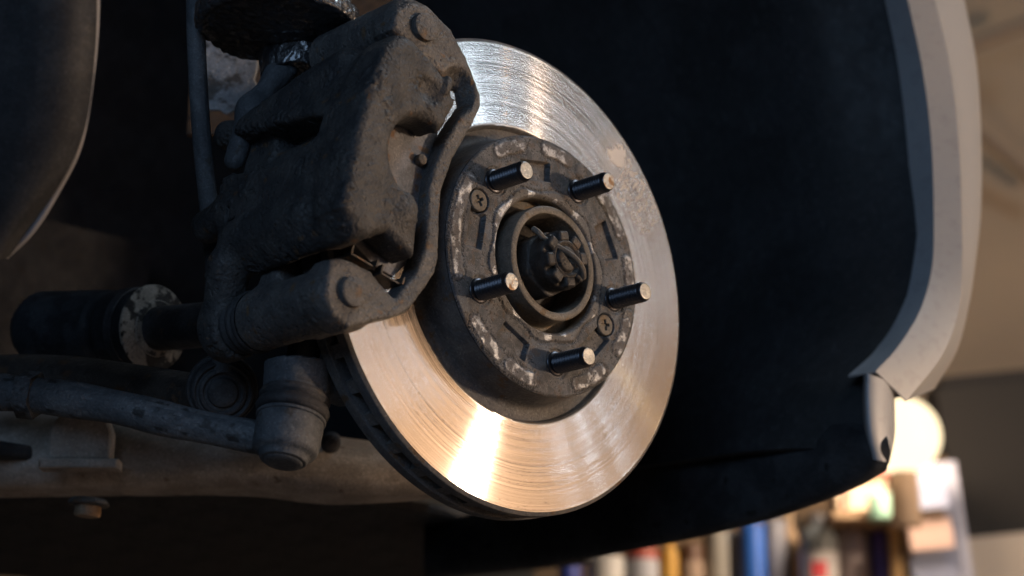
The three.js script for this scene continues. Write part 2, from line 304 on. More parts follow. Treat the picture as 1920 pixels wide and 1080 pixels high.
// ---------- brake disc ----------
const R_IN = 87.8, R_OUT = 138.4, R_RIM = 140.8;
const disc = thing('brake_disc', 'shiny vented brake disc with brushed friction face and rusty centre hat', 'brake disc', [0, 0, -12]);
{
  // friction face: uv = (radius, angle), so that the brushing runs round the axle
  const radial = (u, s) => { let v = 0; for (const [f, a] of [[37, 0.5], [90, 0.7], [210, 1], [460, 0.9]]) v += a * (pnoise(u * f, 0.5, f + 1, 2, s) - 0.5); return v; };
  const arcs = (u, v, s) => pnoise(u * 160, v * 14, 161, 14, s) * 0.6 + pnoise(u * 330, v * 34, 331, 34, s + 1) * 0.4;
  // grey residue smeared on the face, between about 20 and 50 degrees
  const residue = (r, a) => {
    const x = r * Math.cos(a), y = r * Math.sin(a);
    const e1 = Math.hypot((x - 85) / 9, (y - 92) / 8) + 1.1 * (fbm(x * 0.28, y * 0.28, 4, 4) - 0.5) + 0.5 * (fbm(x * 1.1, y * 1.1, 14, 2) - 0.5);
    const blob = 1 - sstep(0.85, 0.98, e1);
    const dx = (x - 103) * 0.78 + (y - 68) * -0.62, dy = (x - 103) * 0.62 + (y - 68) * 0.78;
    const zone = (1 - sstep(0.6, 1.1, Math.abs(dy) / 17)) * (1 - sstep(0.5, 1.05, Math.abs(dx) / 27));
    const comb = fbm(dx * 0.9 + 7, dy * 0.22, 31, 3) * 0.5 + fbm(x * 0.6, y * 0.6, 8, 3) * 0.5;
    return Math.max(blob * 0.9, sstep(0.47, 0.62, comb) * zone * 0.65, (1 - sstep(1.2, 2.6, e1)) * 0.12);
  };
  const rnd = rng(77), hair = Float32Array.from({ length: 4096 }, () => rnd() + rnd() + rnd() - 1.5);
  const W = 2048, H = 768, colour = new Uint8Array(W * H * 4), orm = new Uint8Array(W * H * 4), bump = new Uint8Array(W * H * 4);
  const line = Array.from({ length: W }, (_, i) => radial((i + 0.5) / W, 5));
  for (let j = 0; j < H; j++) for (let i = 0; i < W; i++) {
    const u = (i + 0.5) / W, v = (j + 0.5) / H, r = mix(R_IN, R_OUT, u), a = v * 2 * Math.PI, k = (j * W + i) * 4;
    const s = arcs(u, v, 71), l = line[i], res = a > 0.2 && a < 1.1 ? residue(r, a) : 0;
    const dots = sstep(0.86, 0.9, pnoise(u * 150, v * 900, 151, 900, 91)) * sstep(0.5, 0.6, pnoise(u * 5, v * 20, 6, 20, 93)) * 0.25;
    const edge = sstep(0.035, 0.0, u) * sstep(0.3, 0.6, pnoise(u * 20, v * 60, 21, 60, 95) + 0.25);     // rust creeping in at the inner edge
    const g = clamp(0.47 + 0.08 * l + 0.08 * (s - 0.5) - dots - 0.4 * edge, 0.03, 1);
    const c = [mix(g, 0.62, res), mix(g * 0.955, 0.61, res), mix(g * 0.91, 0.60, res)];
    for (let q = 0; q < 3; q++) colour[k + q] = 255 * toS(c[q]);
    orm[k] = 0; orm[k + 1] = 255 * clamp(0.115 + 0.01 * l + 0.03 * (s - 0.5) + 0.50 * res + 0.4 * edge); orm[k + 2] = 255 * (1 - 0.75 * res - 0.4 * edge);
    bump[k] = 255 * clamp(0.5 + 0.5 * (0.02 * l + 0.03 * (s - 0.5) + hair[i] * 0.21)); bump[k + 1] = 127; bump[k + 2] = 254;   // tangent-space normal: u runs along the radius, so only x is disturbed
    colour[k + 3] = orm[k + 3] = bump[k + 3] = 255;
  }
  const dt = (d, srgb) => { const t = new THREE.DataTexture(d, W, H); t.magFilter = t.minFilter = THREE.LinearFilter; t.wrapT = THREE.RepeatWrapping; if (srgb) t.colorSpace = THREE.SRGBColorSpace; t.needsUpdate = true; return t; };
  const ormT = dt(orm);
  const steel = new THREE.MeshPhysicalMaterial({ map: dt(colour, true), roughnessMap: ormT, metalnessMap: ormT, roughness: 1, metalness: 1, normalMap: dt(bump), anisotropy: 1, anisotropyRotation: 0 });
  const face = (r0, r1, nr, na, z) => {
    const g = new THREE.BufferGeometry(), p = [], n = [], uv = [], ix = [];
    for (let i = 0; i <= nr; i++) for (let j = 0; j <= na; j++) { const r = mix(r0, r1, i / nr), a = (j / na) * 2 * Math.PI; p.push(r * Math.cos(a), r * Math.sin(a), z(r)); n.push(0, 0, 1); uv.push(i / nr, j / na); }
    for (let i = 0; i < nr; i++) for (let j = 0; j < na; j++) { const a = i * (na + 1) + j, b = a + na + 1; ix.push(a, b, b + 1, a, b + 1, a + 1); }
    g.setAttribute('position', new THREE.Float32BufferAttribute(p, 3)); g.setAttribute('normal', new THREE.Float32BufferAttribute(n, 3)); g.setAttribute('uv', new THREE.Float32BufferAttribute(uv, 2)); g.setIndex(ix); return g;
  };
  part(disc, 'friction_face', face(R_IN, R_OUT, 6, 360, () => 0), steel, 'brushed bare steel face with a grey smear');
  // outer plate under that face, rusty at the rim
  part(disc, 'outer_plate', spun([[R_IN + 0.01, -0.15], [R_IN - 0.8, -0.9], [R_IN - 1.6, -3.2], [R_IN - 1.6, -8], [R_RIM - 0.6, -8], [R_RIM, -7.4], [R_RIM, -1.9], [R_RIM - 0.5, -1.1], [R_OUT + 0.01, -0.15]], [0, 0, 0], [0, 0, 1], 180), M.rim);
  part(disc, 'inner_plate', spun([[R_IN - 12, -17], [R_RIM - 0.5, -17], [R_RIM, -17.6], [R_RIM, -23.6], [R_RIM - 1, -25], [R_IN - 12, -25], [R_IN - 12, -17]], [0, 0, 0], [0, 0, 1], 180), M.rim);
  const vane = boxUV(new THREE.BoxGeometry(44, 7.5, 9.4).translate(116.6, 0, -12.5));
  for (let k = 0; k < 42; k++) part(disc, 'vane', vane.clone().rotateZ((k + 0.3) / 42 * 2 * Math.PI), M.rim);

  // hat: wall and bolting face with corroded pads, recesses and pits
  const RH = 76.3, ZH = 21.6;
  part(disc, 'hat_wall', spun([[R_IN - 1.6, -3.3], [84.5, -3.6], [80.5, -3.2], [78.6, -1.5], [77.6, 2], [76.8, 12], [RH + 0.05, ZH - 1.9]], [0, 0, 0], [0, 0, 1], 160), M.rim);
  const studA = (k) => (134.3 + 72 * k) * D2R, rectA = (k) => (26.3 + 72 * k) * D2R, screws = [[-52.5, 26.5], [48.5, -26.5]];
  const pads = [[73, 92], [105, 124], [146, 197], [216, 239], [243, 262], [288, 311], [324, 348], [356, 376], [386, 411], [424, 428]];
  const wrapD = (d) => ((d % 360) + 540) % 360 - 180;
  const rectD = [0, 1, 2, 3, 4].map((k) => poly2([[50, -10], [61, -11.5], [61, 11.5], [50, 10]].map(([x, y]) => [x * Math.cos(rectA(k)) - y * Math.sin(rectA(k)), x * Math.sin(rectA(k)) + y * Math.cos(rectA(k))])));
  const hat = (x, y) => {                            // heights and masks of the bolting face
    const r = Math.hypot(x, y), deg = Math.atan2(y, x) / D2R, w = (fbm(x * 0.35, y * 0.35, 2, 3) - 0.5);
    let pd = 9;
    for (const [a, b] of pads) { const m = (a + b) / 2, dA = Math.abs(wrapD(deg - m)) - (b - a) / 2; pd = Math.min(pd, Math.hypot(Math.max(0, dA * 1.22 + 2.2), Math.max(0, Math.abs(r - 70) - 0.6)) - 3.4); }
    pd += w * 2.2;
    const lobes = 44.2 + 1.3 * Math.cos(10 * (deg - 98.3 + 18) * D2R) - 0.9 * Math.cos(5 * (deg - 98.3) * D2R) + w * 1.6, inner = r - lobes;
    let rd = 9; for (const f of rectD) rd = Math.min(rd, f(x, y));
    let st = 9; for (let k = 0; k < 5; k++) st = Math.min(st, Math.hypot(x - 57.15 * Math.cos(studA(k)), y - 57.15 * Math.sin(studA(k))) - 8.6);
    let sc = 9; for (const [a, b] of screws) sc = Math.min(sc, Math.hypot(x - a, y - b) - 6.9);
    let z = 0.55 * sstep(0.5, -1.0, pd) + 0.7 * sstep(0.9, -0.7, inner) - 0.35 * Math.exp(-(inner - 1.2) * (inner - 1.2) / 0.7) - 0.25 * Math.exp(-(pd - 1) * (pd - 1) / 0.6);
    z += -2.8 * sstep(0.45, -0.45, rd) - 0.9 * sstep(0.35, -0.35, st) - 3.6 * sstep(0.3, -0.5, sc);
    z += 0.28 * (fbm(x * 0.5, y * 0.5, 1, 4) - 0.5);
    const o = r - (RH - 1.6); if (o > 0) z -= o * o * 0.55;
    const i = 41.6 - r; if (i > 0) z -= i * i * 0.5;
    return { z, r, pd, inner, rd, st, sc, deg };
  };
  const g = new THREE.BufferGeometry(), p = [], uv = [], ix = [], nr = 96, na = 480;
  for (let i = 0; i <= nr; i++) for (let j = 0; j <= na; j++) { const r = mix(39.6, RH, i / nr), a = (j / na) * 2 * Math.PI, x = r * Math.cos(a), y = r * Math.sin(a); p.push(x, y, ZH + hat(x, y).z); uv.push(0.5 + x / 156, 0.5 + y / 156); }
  for (let i = 0; i < nr; i++) for (let j = 0; j < na; j++) { const a = i * (na + 1) + j, b = a + na + 1; ix.push(a, b, b + 1, a, b + 1, a + 1); }
  g.setAttribute('position', new THREE.Float32BufferAttribute(p, 3)); g.setAttribute('uv', new THREE.Float32BufferAttribute(uv, 2)); g.setIndex(ix); g.computeVertexNormals();
  const N = 800, cd = new Uint8Array(N * N * 4), od = new Uint8Array(N * N * 4), bd = new Uint8Array(N * N * 4);
  for (let j = 0; j < N; j++) for (let i = 0; i < N; i++) {
    const x = ((i + 0.5) / N - 0.5) * 156, y = ((j + 0.5) / N - 0.5) * 156, k = (j * N + i) * 4, r = Math.hypot(x, y);
    let c = [0.08, 0.075, 0.07], m = 0, rough = 0.8, b = 0.5;
    if (r > 38 && r < 78) {
      const f = hat(x, y), fine = fbm(x * 2.6, y * 2.6, 3, 3), mid = fbm(x * 0.22, y * 0.22, 8, 4), grain = vnoise(x * 5, y * 5, 12);
      const dust = sstep(0.35, 0.65, mid);
      c = [mix(0.058, 0.105, dust), mix(0.055, 0.096, dust), mix(0.053, 0.088, dust)];
      const bl = sstep(0.55, 0.7, fbm(x * 0.11 + 9, y * 0.11, 21, 3)); c = [mix(c[0], 0.075, bl * 0.6), mix(c[1], 0.083, bl * 0.6), mix(c[2], 0.095, bl * 0.6)];      // bluish bare iron
      const ru = sstep(0.56, 0.72, fbm(x * 0.3, y * 0.3, 33, 4)); c = [mix(c[0], 0.10, ru * 0.5), mix(c[1], 0.062, ru * 0.5), mix(c[2], 0.036, ru * 0.5)];
      // corroded pads: oxide crust, silvery where the wheel wore it
      const padM = sstep(0.6, -0.8, f.pd), wear = sstep(0.44, 0.68, fbm(x * 0.30, y * 0.30, 44, 4) * 0.85 + fine * 0.25 - 0.04) * sstep(0.1, -1.3, f.pd);
      const crust = [0.095, 0.082, 0.074]; for (let q = 0; q < 3; q++) c[q] = mix(c[q], crust[q], padM * 0.6);
      const inM = sstep(0.4, -0.9, f.inner) * sstep(38, 40, r), inWear = inM * sstep(0.53, 0.60, fbm(x * 0.16 + 4, y * 0.16, 52, 3)) * sstep(0.38, 0.5, fine + 0.1) * sstep(39.6, 40.6, r);
      for (let q = 0; q < 3; q++) c[q] = mix(c[q], [0.14, 0.12, 0.10][q], inM * 0.5);
      const silver = Math.max(wear * 0.9, inWear); for (let q = 0; q < 3; q++) c[q] = mix(c[q], [0.46, 0.445, 0.43][q], silver * (0.62 + 0.25 * grain));
      // pitted dark scale along the borders of the pads
      const border = Math.max(Math.exp(-(f.pd - 1.1) * (f.pd - 1.1) / 1.2), Math.exp(-(f.inner - 1.3) * (f.inner - 1.3) / 0.9)), pit = border * sstep(0.5, 0.62, vnoise(x * 1.7, y * 1.7, 61));
      for (let q = 0; q < 3; q++) c[q] = mix(c[q], 0.018, pit * 0.85);
      const stray = sstep(0.72, 0.78, vnoise(x * 1.2, y * 1.2, 71)) * sstep(0.45, 0.6, mid); for (let q = 0; q < 3; q++) c[q] *= 1 - 0.6 * stray;
      const glint = sstep(0.86, 0.9, vnoise(x * 3.1, y * 3.1, 81)); for (let q = 0; q < 3; q++) c[q] += 0.12 * glint;
      for (let q = 0; q < 3; q++) c[q] *= (0.75 + 0.5 * grain) * [0.92, 0.99, 1.08][q];
      m = silver * 0.5 + 0.15; rough = mix(0.78, 0.42, silver) - 0.12 * bl; b = 0.45 + 0.35 * (fine - 0.5) + 0.25 * (grain - 0.5) - 0.4 * pit - 0.2 * stray + silver * 0.25 * (fine - 0.2);
    }
    for (let q = 0; q < 3; q++) { cd[k + q] = 255 * toS(clamp(c[q])); bd[k + q] = 255 * clamp(b); }
    od[k + 1] = 255 * rough; od[k + 2] = 255 * m; cd[k + 3] = od[k + 3] = bd[k + 3] = 255;
  }
  const ht = (d, s) => { const t = new THREE.DataTexture(d, N, N); t.magFilter = t.minFilter = THREE.LinearFilter; if (s) t.colorSpace = THREE.SRGBColorSpace; t.needsUpdate = true; return t; };
  const ho = ht(od);
  part(disc, 'hat_face', g, new THREE.MeshStandardMaterial({ map: ht(cd, true), roughnessMap: ho, metalnessMap: ho, roughness: 1, metalness: 1, bumpMap: ht(bd), bumpScale: 0.0006 }), 'rusty bolting face with worn silvery pads');
  part(disc, 'hat_bore', spun([[39.7, ZH - 1.6], [39.2, ZH - 3], [39.2, ZH - 8], [48, ZH - 8.4]], [0, 0, 0], [0, 0, 1], 120), M.hub);
  // two countersunk cross-head screws
  const cross = (x, y) => Math.min(Math.max(Math.abs(x) - 0.85, Math.abs(y) - 3.3), Math.max(Math.abs(y) - 0.85, Math.abs(x) - 3.3));
  screws.forEach(([a, b], s) => {
    const ph = s ? 0.15 : 0.5, ca = Math.cos(ph), sa = Math.sin(ph);
    const f = (x, y, z) => { const X = x - a, Y = y - b, Z = z - (ZH - 2.2), head = smax(Math.hypot(X, Y) - 6.2 + Math.max(0, -Z) * 0.9, Math.abs(Z) - 2.2, 0.8); return smax(head, -Math.max(cross(X * ca + Y * sa, -X * sa + Y * ca), -(Z - 0.2)), 0.35); };
    part(disc, 'screw', solid(f, [a - 7.5, b - 7.5, ZH - 5], [a + 7.5, b + 7.5, ZH + 1], 0.3), M.hub);
  });
}

// ---------- hub with studs, axle end and lock nut ----------
const hub = thing('wheel_hub', 'rusty wheel hub with five black threaded studs and open centre ring', 'wheel hub', [0, 0, -20]);
part(hub, 'centre_ring', spun(rounded([[47, 9], [34.4, 9.2], [33.9, 12], [33.6, 26.2], [33.0, 27.4], [29.6, 27.5], [28.6, 26.4], [28.2, 12], [27.6, 2], [18, 1.5]], 0.7), [0, 0, 0], [0, 0, 1], 120), M.hub);
part(hub, 'carrier', spun(rounded([[27, 1], [60, 1], [66, -2], [66, -9], [50, -12], [42, -30], [40, -70], [12, -72]], 2), [0, 0, 0], [0, 0, 1], 90), M.blackSteel);
const studMat = new THREE.MeshStandardMaterial({ color: rgb(0.07, 0.07, 0.078), roughness: 0.3, metalness: 0.85 });
const tipMat = cast([0.30, 0.29, 0.26], [0.46, 0.45, 0.41], [0.20, 0.11, 0.05], 0.36, 400, { rough: 0.5, bump: 0.0003 }); tipMat.metalness = 0.35;
for (let k = 0; k < 5; k++) {
  const a = (134.3 + 72 * k) * D2R, at = [57.15 * Math.cos(a), 57.15 * Math.sin(a), 0], prof = [[7.4, 12], [7.4, 20.5], [7.0, 21.2], [5.9, 21.6]];
  for (let z = 21.8; z < 42.6; z += 2.05) prof.push([4.8, z], [4.8, z + 0.35], [5.98, z + 1.0], [5.98, z + 1.4]);
  prof.push([5.4, 43.9], [5.3, 45.6], [4.7, 46.3]);
  const s = part(hub, 'stud', spun(prof, at, [0, 0, 1], 40), studMat);
  part(s, 'stud_tip', spun([[4.72, 46.28], [4.3, 46.55], [2.2, 46.35], [0, 46.3]], at, [0, 0, 1], 40), tipMat, 'worn pale stud end');
}
const axle = thing('axle_end', 'dark castellated axle nut with bent split pin inside the hub', 'axle nut', [0, 0, 10]);
{
  const dark = cast([0.024, 0.022, 0.021], [0.05, 0.046, 0.042], [0.07, 0.05, 0.035], 0.3, 420, { rough: 0.7, bump: 0.0006 });
  part(axle, 'washer', spun(rounded([[27.4, 3], [27.4, 6], [20, 8.5], [14, 8.5]], 0.8)), dark);
  const nut = (x, y, z) => {
    const r = Math.hypot(x, y), a = Math.atan2(y, x), hex = Math.max(Math.abs(x), Math.abs(x * 0.5 + y * 0.866), Math.abs(-x * 0.5 + y * 0.866)) - 17.5;
    let d = smax(smax(hex, r - 19.4, 1.5), Math.abs(z - 13.5) - 6.5, 1.5);
    d = smin(d, smax(r - 16.6, Math.abs(z - 24) - 6.5, 1.6), 1.2);                             // pressed lock cap
    for (let k = 0; k < 8; k++) { const b = (k + 0.25) * Math.PI / 4, X = x * Math.cos(b) + y * Math.sin(b), Y = -x * Math.sin(b) + y * Math.cos(b); d = smin(d, rbox(X - 13.2, Y, z - 30.5, 3.2, 3.9, 4.6, 1.8), 2.2); }   // castle teeth
    return smax(d, -smax(r - 10.2, -(z - 27), 1), 0.8);
  };
  part(axle, 'castle_nut', solid((x, y, z) => nut(x, y, z - 4), [-22, -22, 9], [22, 22, 42], 0.7), dark);
  part(axle, 'shaft', spun(rounded([[11.6, -6], [11.6, 0], [11.6, 37], [11, 38.6], [9.2, 38.8], [8.6, 37.2], [7.4, 37.2], [7, 39.2], [3, 39.6], [0, 39.4]], 0.8)), dark);
  part(axle, 'split_pin', tube([[-15, 10, 30], [-8, 6.5, 33], [2, 0.5, 37.8], [9, -5, 37.4], [12.5, -9, 34.5]].map(([x, y, z]) => [x, y, z + 4]), 1.7, 30, 10), M.hub);
  part(axle, 'split_pin_end', tube([[-15, 10, 34], [-18, 13, 33], [-19, 15.5, 30]], (t) => 1.7, 12, 10), M.hub);
}

// ---------- caliper, bracket and pads (drawn in the caliper's own axes, then turned 15 degrees about the axle) ----------
const TILT = -15 * D2R;
const turned = (g) => g.clone().rotateZ(TILT);
const caliper = thing('brake_caliper', 'dark dusty cast brake caliper straddling the disc', 'brake caliper', [-145, 38, -20]);
{
  const finger = poly2([[-157, -50], [-159, 0], [-157, 48], [-149, 60], [-138, 64], [-125, 62.5], [-109, 57], [-98.5, 47.5], [-106, 22], [-104, 4], [-107, -20], [-104.5, -34], [-101.5, -50], [-112, -49.5], [-124, -46.5], [-137, -56]]);
  const slot = poly2([[-90, 29], [-60, 26], [-39, 23.5], [-8, 18], [5, 13], [4.5, 2], [-8, -4], [-24, -8], [-48, -5], [-72, 0], [-92, 1]]);   // (z, y) of the window
  const ear = capsule([-150, -56, -64], [-136, -80, -74], 11, 12.5), boss1 = capsule([-150, -20, -76], [-152, -25, -93], 10, 9.5), boss2 = capsule([-148, 36, -78], [-152, 38, -100], 6.5, 8.5), lump = capsule([-152, -44, -56], [-152, -44, 0], 10, 6);
  const rib = capsule([-152, 34, -76], [-151, 54, 0], 9, 8);
  const f = (x, y, z) => {
    const R = Math.hypot(x, y);
    let d = rbox(x + 152, y - 1, z + 21, 15, 62, 59, 8);
    d = smax(d, R - 162 + 0.0009 * (z + 20) * (z + 20) , 9);
    d = smax(d, 144 - R, 4);
    let g = smax(finger(x, y), -(Math.hypot(x + 112, y - 3.5) - 24), 3);
    g = smax(g, -rbox(x + 92, y - 2, 0, 22, 18, 30, 4), 3);
    g = smax(g, Math.abs(z - 27.5 + 0.08 * (x + 130)) - 11.5, 6);
    d = smin(d, g, 9);
    d = smin(d, smax(Math.hypot(x + 118, y - 1) - 36, Math.abs(z + 54) - 28, 6), 12);
    d = smin(d, rib(x, y, z), 10); d = smax(d, -0.57 * z + 0.82 * y - 79, 6); d = smin(d, lump(x, y, z), 10);
    d = smin(d, boss1(x, y, z), 6); d = smin(d, boss2(x, y, z), 5);
    let e = smin(ear(x, y, z), cylZ(x + 131, y + 85, z + 74, 16.5, 8.5, 3), 7);
    e = smax(e, -(Math.hypot(x + 131, y + 85) - 0.1), 0.1);
    d = smin(d, e, 6);
    d = smax(d, -smax(slot(z, y), x + mix(147, 100, sstep(-58, -36, z)), 3), 4.5);   // window through the bridge, shallow over the cylinder
    d = smin(d, smax(Math.hypot(x + 119, y - 2) - 28, Math.abs(z + 52) - 27, 3), 2);
    d = smax(d, -(Math.hypot((x + 120) / 12, (y - 43) / 8, (z - 41) / 6.5) - 1) * 6, 1.5);      // dimple on the upper finger
    d = smin(d, Math.hypot((x + 116) / 7, (y + 30) / 10, (z - 37) / 4) * 4 - 4, 3);            // boss on the lower finger
    d = smin(d, Math.hypot((x + 109) / 3, (y - 53) / 6, (z - 37) / 3) * 3 - 3, 2);
    { const c1 = rbox(x + 160, y + 28, z + 66, 4, 5.5, 1.5, 0.6), c2 = rbox(x + 160, y + 33, z + 61, 4, 1.5, 6, 0.6); d = smax(d, -Math.min(c1, c2) - 0.2, 0.8); }   // cast-in corner mark
    if (d > 2.5 || d < -2.5) return d;
    d -= 0.7 * sstep(0.62, 0.68, fbm(x * 0.07 + 3, y * 0.07, z * 0.07, 3)) * sstep(0.3, 0.6, vnoise(x * 0.4, y * 0.4, z * 0.4));      // scale and dirt crust
    return d - 0.4 * (fbm(x * 0.11, y * 0.11, z * 0.11, 3) - 0.5) - 0.28 * (vnoise(x * 0.55, y * 0.55, z * 0.55) - 0.5);
  };
  part(caliper, 'body', turned(solid(f, [-178, -108, -118], [-92, 72, 46], 1.25)), M.caliper);
  part(caliper, 'pin_boot', turned(spun([[9.5, -66], [13, -66], [14.8, -64.6], [14.8, -62.6], [12.2, -61], [12.2, -59.6], [15.4, -58], [16.2, -56.2], [15.4, -54.4], [13, -53.4], [13, -52.6], [16.8, -51], [17.4, -49.5], [16.6, -48]], [-131, -84, 0], [0, 0, 1], 48)), M.rubber);
  part(caliper, 'piston', turned(spun(rounded([[0, -12], [24, -12], [25, -14], [25, -40]], 1), [-113, 0, -22], [0, 0, 1], 48)), M.hub);
  part(caliper, 'bleed_screw', turned(spun(rounded([[0, -114], [3.2, -114], [4.2, -110], [4.2, -107], [6, -106], [6, -99], [3, -98]], 0.6), [-152, 38, 2], [0, 0, 1], 24)), M.blackSteel);
}
const bracket = thing('caliper_bracket', 'grey cast caliper bracket with a bowed bar in front of the disc', 'caliper bracket', [-110, 30, 0]);
{
  const bar = poly2([[-146, 71], [-147, 83], [-140, 93], [-128, 98], [-108, 95], [-93, 85.5], [-76, 70], [-73.5, 62], [-76, 50], [-83, 23], [-84.5, 4], [-82.5, -12], [-77.5, -36], [-78, -46], [-82, -57], [-91, -76], [-100, -84], [-112, -92], [-126, -102], [-138, -100], [-146, -92], [-147, -71], [-140, -67], [-120, -64], [-112, -68], [-102, -71], [-98, -62], [-93, -52], [-90, -36], [-91.5, -24], [-95, -4], [-96, 12], [-93.5, 31], [-86, 54], [-83, 62], [-87, 68], [-97, 66], [-104, 64], [-118, 66], [-130, 68]]);
  const f = (x, y, z) => {
    let d = smax(bar(x, y) + 0.9, Math.abs(z - 18.5 - 0.05 * (Math.abs(y) - 40)) - 7.2, 3);
    for (const s of [-1, 1]) {
      d = smin(d, cylZ(x + 131, y - s * 84, z + 13, 16.5 , 37, 4), 7);
      d = smin(d, rbox(x + 126, y - s * 84, z - 4, 13, 11, 18, 4), 5);
    }
    d = smin(d, smax(rbox(x + 126, y, z + 40, 13, 92, 9, 5), -(Math.hypot(x + 112, y) - 46), 4), 6);
    d = smax(d, -(Math.hypot((x + 93) / 12, (y - 63) / 13, (z - 29) / 13) - 1) * 11, 3);
    // clearance for the disc rim
    d = smax(d, -smax(Math.hypot(x, y) - 143, Math.abs(z + 12) - 15.5, 2), 2);
    if (d > 2.5 || d < -2.5) return d;
    return d - 0.3 * (fbm(x * 0.12, y * 0.12, z * 0.12 + 40, 3) - 0.5) - 0.35 * (vnoise(x * 0.5, y * 0.5, z * 0.5 + 9) - 0.5);
  };
  part(bracket, 'casting', turned(solid(f, [-154, -110, -54], [-68, 108, 32], 1.1)), M.bracket);
  for (const s of [-1, 1]) part(bracket, 'pin_end', turned(spun(rounded([[8.2, 18], [8.2, 30.5], [7.4, 31.6], [0, 31.9]], 0.8), [s > 0 ? -127 : -130, s * 83, 0], [0, 0, 1], 40)), M.bracket);
  // spring clips that hold the pads
  for (const [x, y, w] of [[-118, 62.5, 14], [-99, 57.5, 12], [-124, -60, 16], [-104, -61, 14]]) part(bracket, 'pad_clip', turned(mergeGeometries([box([x, y, 16], [w, 0.9, 14]), box([x - w / 2, y + (y > 0 ? -2.6 : 2.6), 20], [0.9, 5, 6]), box([x + w / 2, y + (y > 0 ? -2 : 2), 21], [0.9, 4.2, 7])])), M.clip);
}
{
  const outline = [[-136, -46], [-139, 0], [-136, 46], [-126, 50], [-112, 55], [-100, 55], [-92, 44], [-90, 22], [-89.5, 0], [-90, -22], [-91, -44], [-98, -55], [-112, -55], [-126, -50]];
  const lining = [[-134, -41], [-137, 0], [-134, 41], [-95, 37], [-92, 0], [-95, -37]];
  [['outer', 0.4, 10.2, 15.6], ['inner', -25.4, -35, -40.4]].forEach(([k, a, b, c]) => {
    const t = thing('brake_pad', k === 'outer' ? 'bluish steel backed brake pad pressed on the polished disc face' : 'brake pad hidden behind the disc under the caliper', 'brake pad', [-110, 28, k === 'outer' ? 8 : -33], 'brake pads in the caliper');
    const [l0, l1] = [Math.min(a, b), Math.max(a, b)], [p0, p1] = [Math.min(b, c), Math.max(b, c)];
    part(t, 'lining', turned(slab(lining, l1 - l0 - 0.1, 0.8, 'xy', l0)), M.lining);
    part(t, 'backing_plate', turned(slab(outline, p1 - p0, 0.7, 'xy', p0)), M.plate);
    if (k === 'outer') for (const y of [-18, 16]) part(t, 'rivet', turned(spun(rounded([[3.2, 14], [3.2, 19], [2.6, 19.8], [0, 20]], 0.5), [-100, y, 0], [0, 0, 1], 24)), M.lining);
  });
}

// ---------- steering and suspension behind the brake ----------
const along = (a, b) => V3(...b).sub(V3(...a)).normalize().toArray();
{
  const t = thing('steering_knuckle', 'dark cast steering knuckle reaching from hub to tie rod and strut', 'knuckle', [-60, 20, -60]);
  const arms = [
    [[-30, 20, -50], [-95.4, 126.4, -78.4], 22, 9], [[-103.7, 129.5, -67.8], [-122.0, 109.9, -75.9], 5, 6], [[-122.0, 109.9, -75.9], [-137.1, 86.0, -79.6], 6, 6.5], [[-137.1, 86.0, -79.6], [-142.0, 55.8, -86.2], 6.5, 6],
    [[-20, -20, -50], [-95.4, -75.7, -42.6], 20, 9], [[-92.2, -74.4, -42.0], [-127.6, -78.7, -38.8], 9, 10], [[0, 0, -60], [-80, 10, -62], 30, 20], [[-82.8, 147.5, -72.3], [-97.6, 128.7, -68.0], 9, 11],
  ].map((a) => capsule(...a));
  const eye = [-128.6, -77.6, -39.3];
  const f = (x, y, z) => {
    let d = 1e3; for (const a of arms) d = smin(d, a(x, y, z), 9);
    d = smin(d, Math.max(Math.hypot(x - eye[0], z - eye[2]) - 17.5, Math.abs(y - eye[1]) - 9), 5);
    if (Math.abs(d) > 2.5) return d;
    return d - 0.8 * (fbm(x * 0.12, y * 0.12, z * 0.12 + 70, 3) - 0.5) - 0.4 * (vnoise(x * 0.5, y * 0.5, z * 0.5) - 0.5);
  };
  part(t, 'casting', solid(f, [-200, -115, -150], [30, 190, -22], 1.9), M.joint);
}
{
  const lo = [-139.3, -124.1, -34.8], hi = [-126.4, -70.9, -38.9], ax = along(lo, hi);
  const t = thing('tie_rod', 'grimy grey tie rod ending in a ball joint below the knuckle', 'tie rod', lo);
  const j = part(t, 'ball_joint', spun(rounded([[0, 0.5], [11.5, 0], [13, 1.2], [13.2, 3.5], [16.6, 5.2], [17.6, 8], [18, 22], [17.4, 24.6], [15.2, 25.6], [14.6, 27]], 0.9), lo, ax, 60), M.joint);
  part(j, 'bottom_cap', spun([[0, -1.2], [6, -1.4], [10, -0.9], [11, 0.6]], lo, ax, 40), M.joint);
  part(t, 'boot', spun([[14.4, 26], [17.6, 26.4], [19.4, 27.8], [19.9, 30], [18.9, 32.4], [17.2, 33.3], [17.2, 33.9], [18.7, 34.8], [19.2, 36.6], [18.2, 38.8], [15.8, 39.8], [15.4, 40.4], [16.4, 41.4], [16.2, 43], [14.2, 44.4], [12.2, 46]], lo, ax, 60), M.rubber);
  part(t, 'boot_ring', spun(rounded([[17.5, 23.6], [18.7, 23.8], [18.7, 25.6], [17.2, 25.8]], 0.4), lo, ax, 60), M.joint);
  part(t, 'castle_nut', spun(rounded([[9, 58], [9, 71], [6, 71], [6, 75], [0, 75]], 1), lo, ax, 6), M.joint);
  part(t, 'rod', tube([[-136.4, -111.1, -44.1], [-151.1, -106.5, -62.2], [-171.4, -99.3, -87.6], [-191.2, -90.4, -114.7], [-209.9, -83.3, -144.4], [-228.7, -78.0, -174.9], [-244.4, -74.3, -200.1]], (k) => mix(8.6, 10.6, k) + 0.35 * Math.sin(k * 23), 90, 28), M.tieRod);
  part(t, 'lock_nut', tube([[-216.5, -81.3, -155.8], [-222.0, -80.0, -163.4]], 13.5, 4, 6), M.tieRod);
}
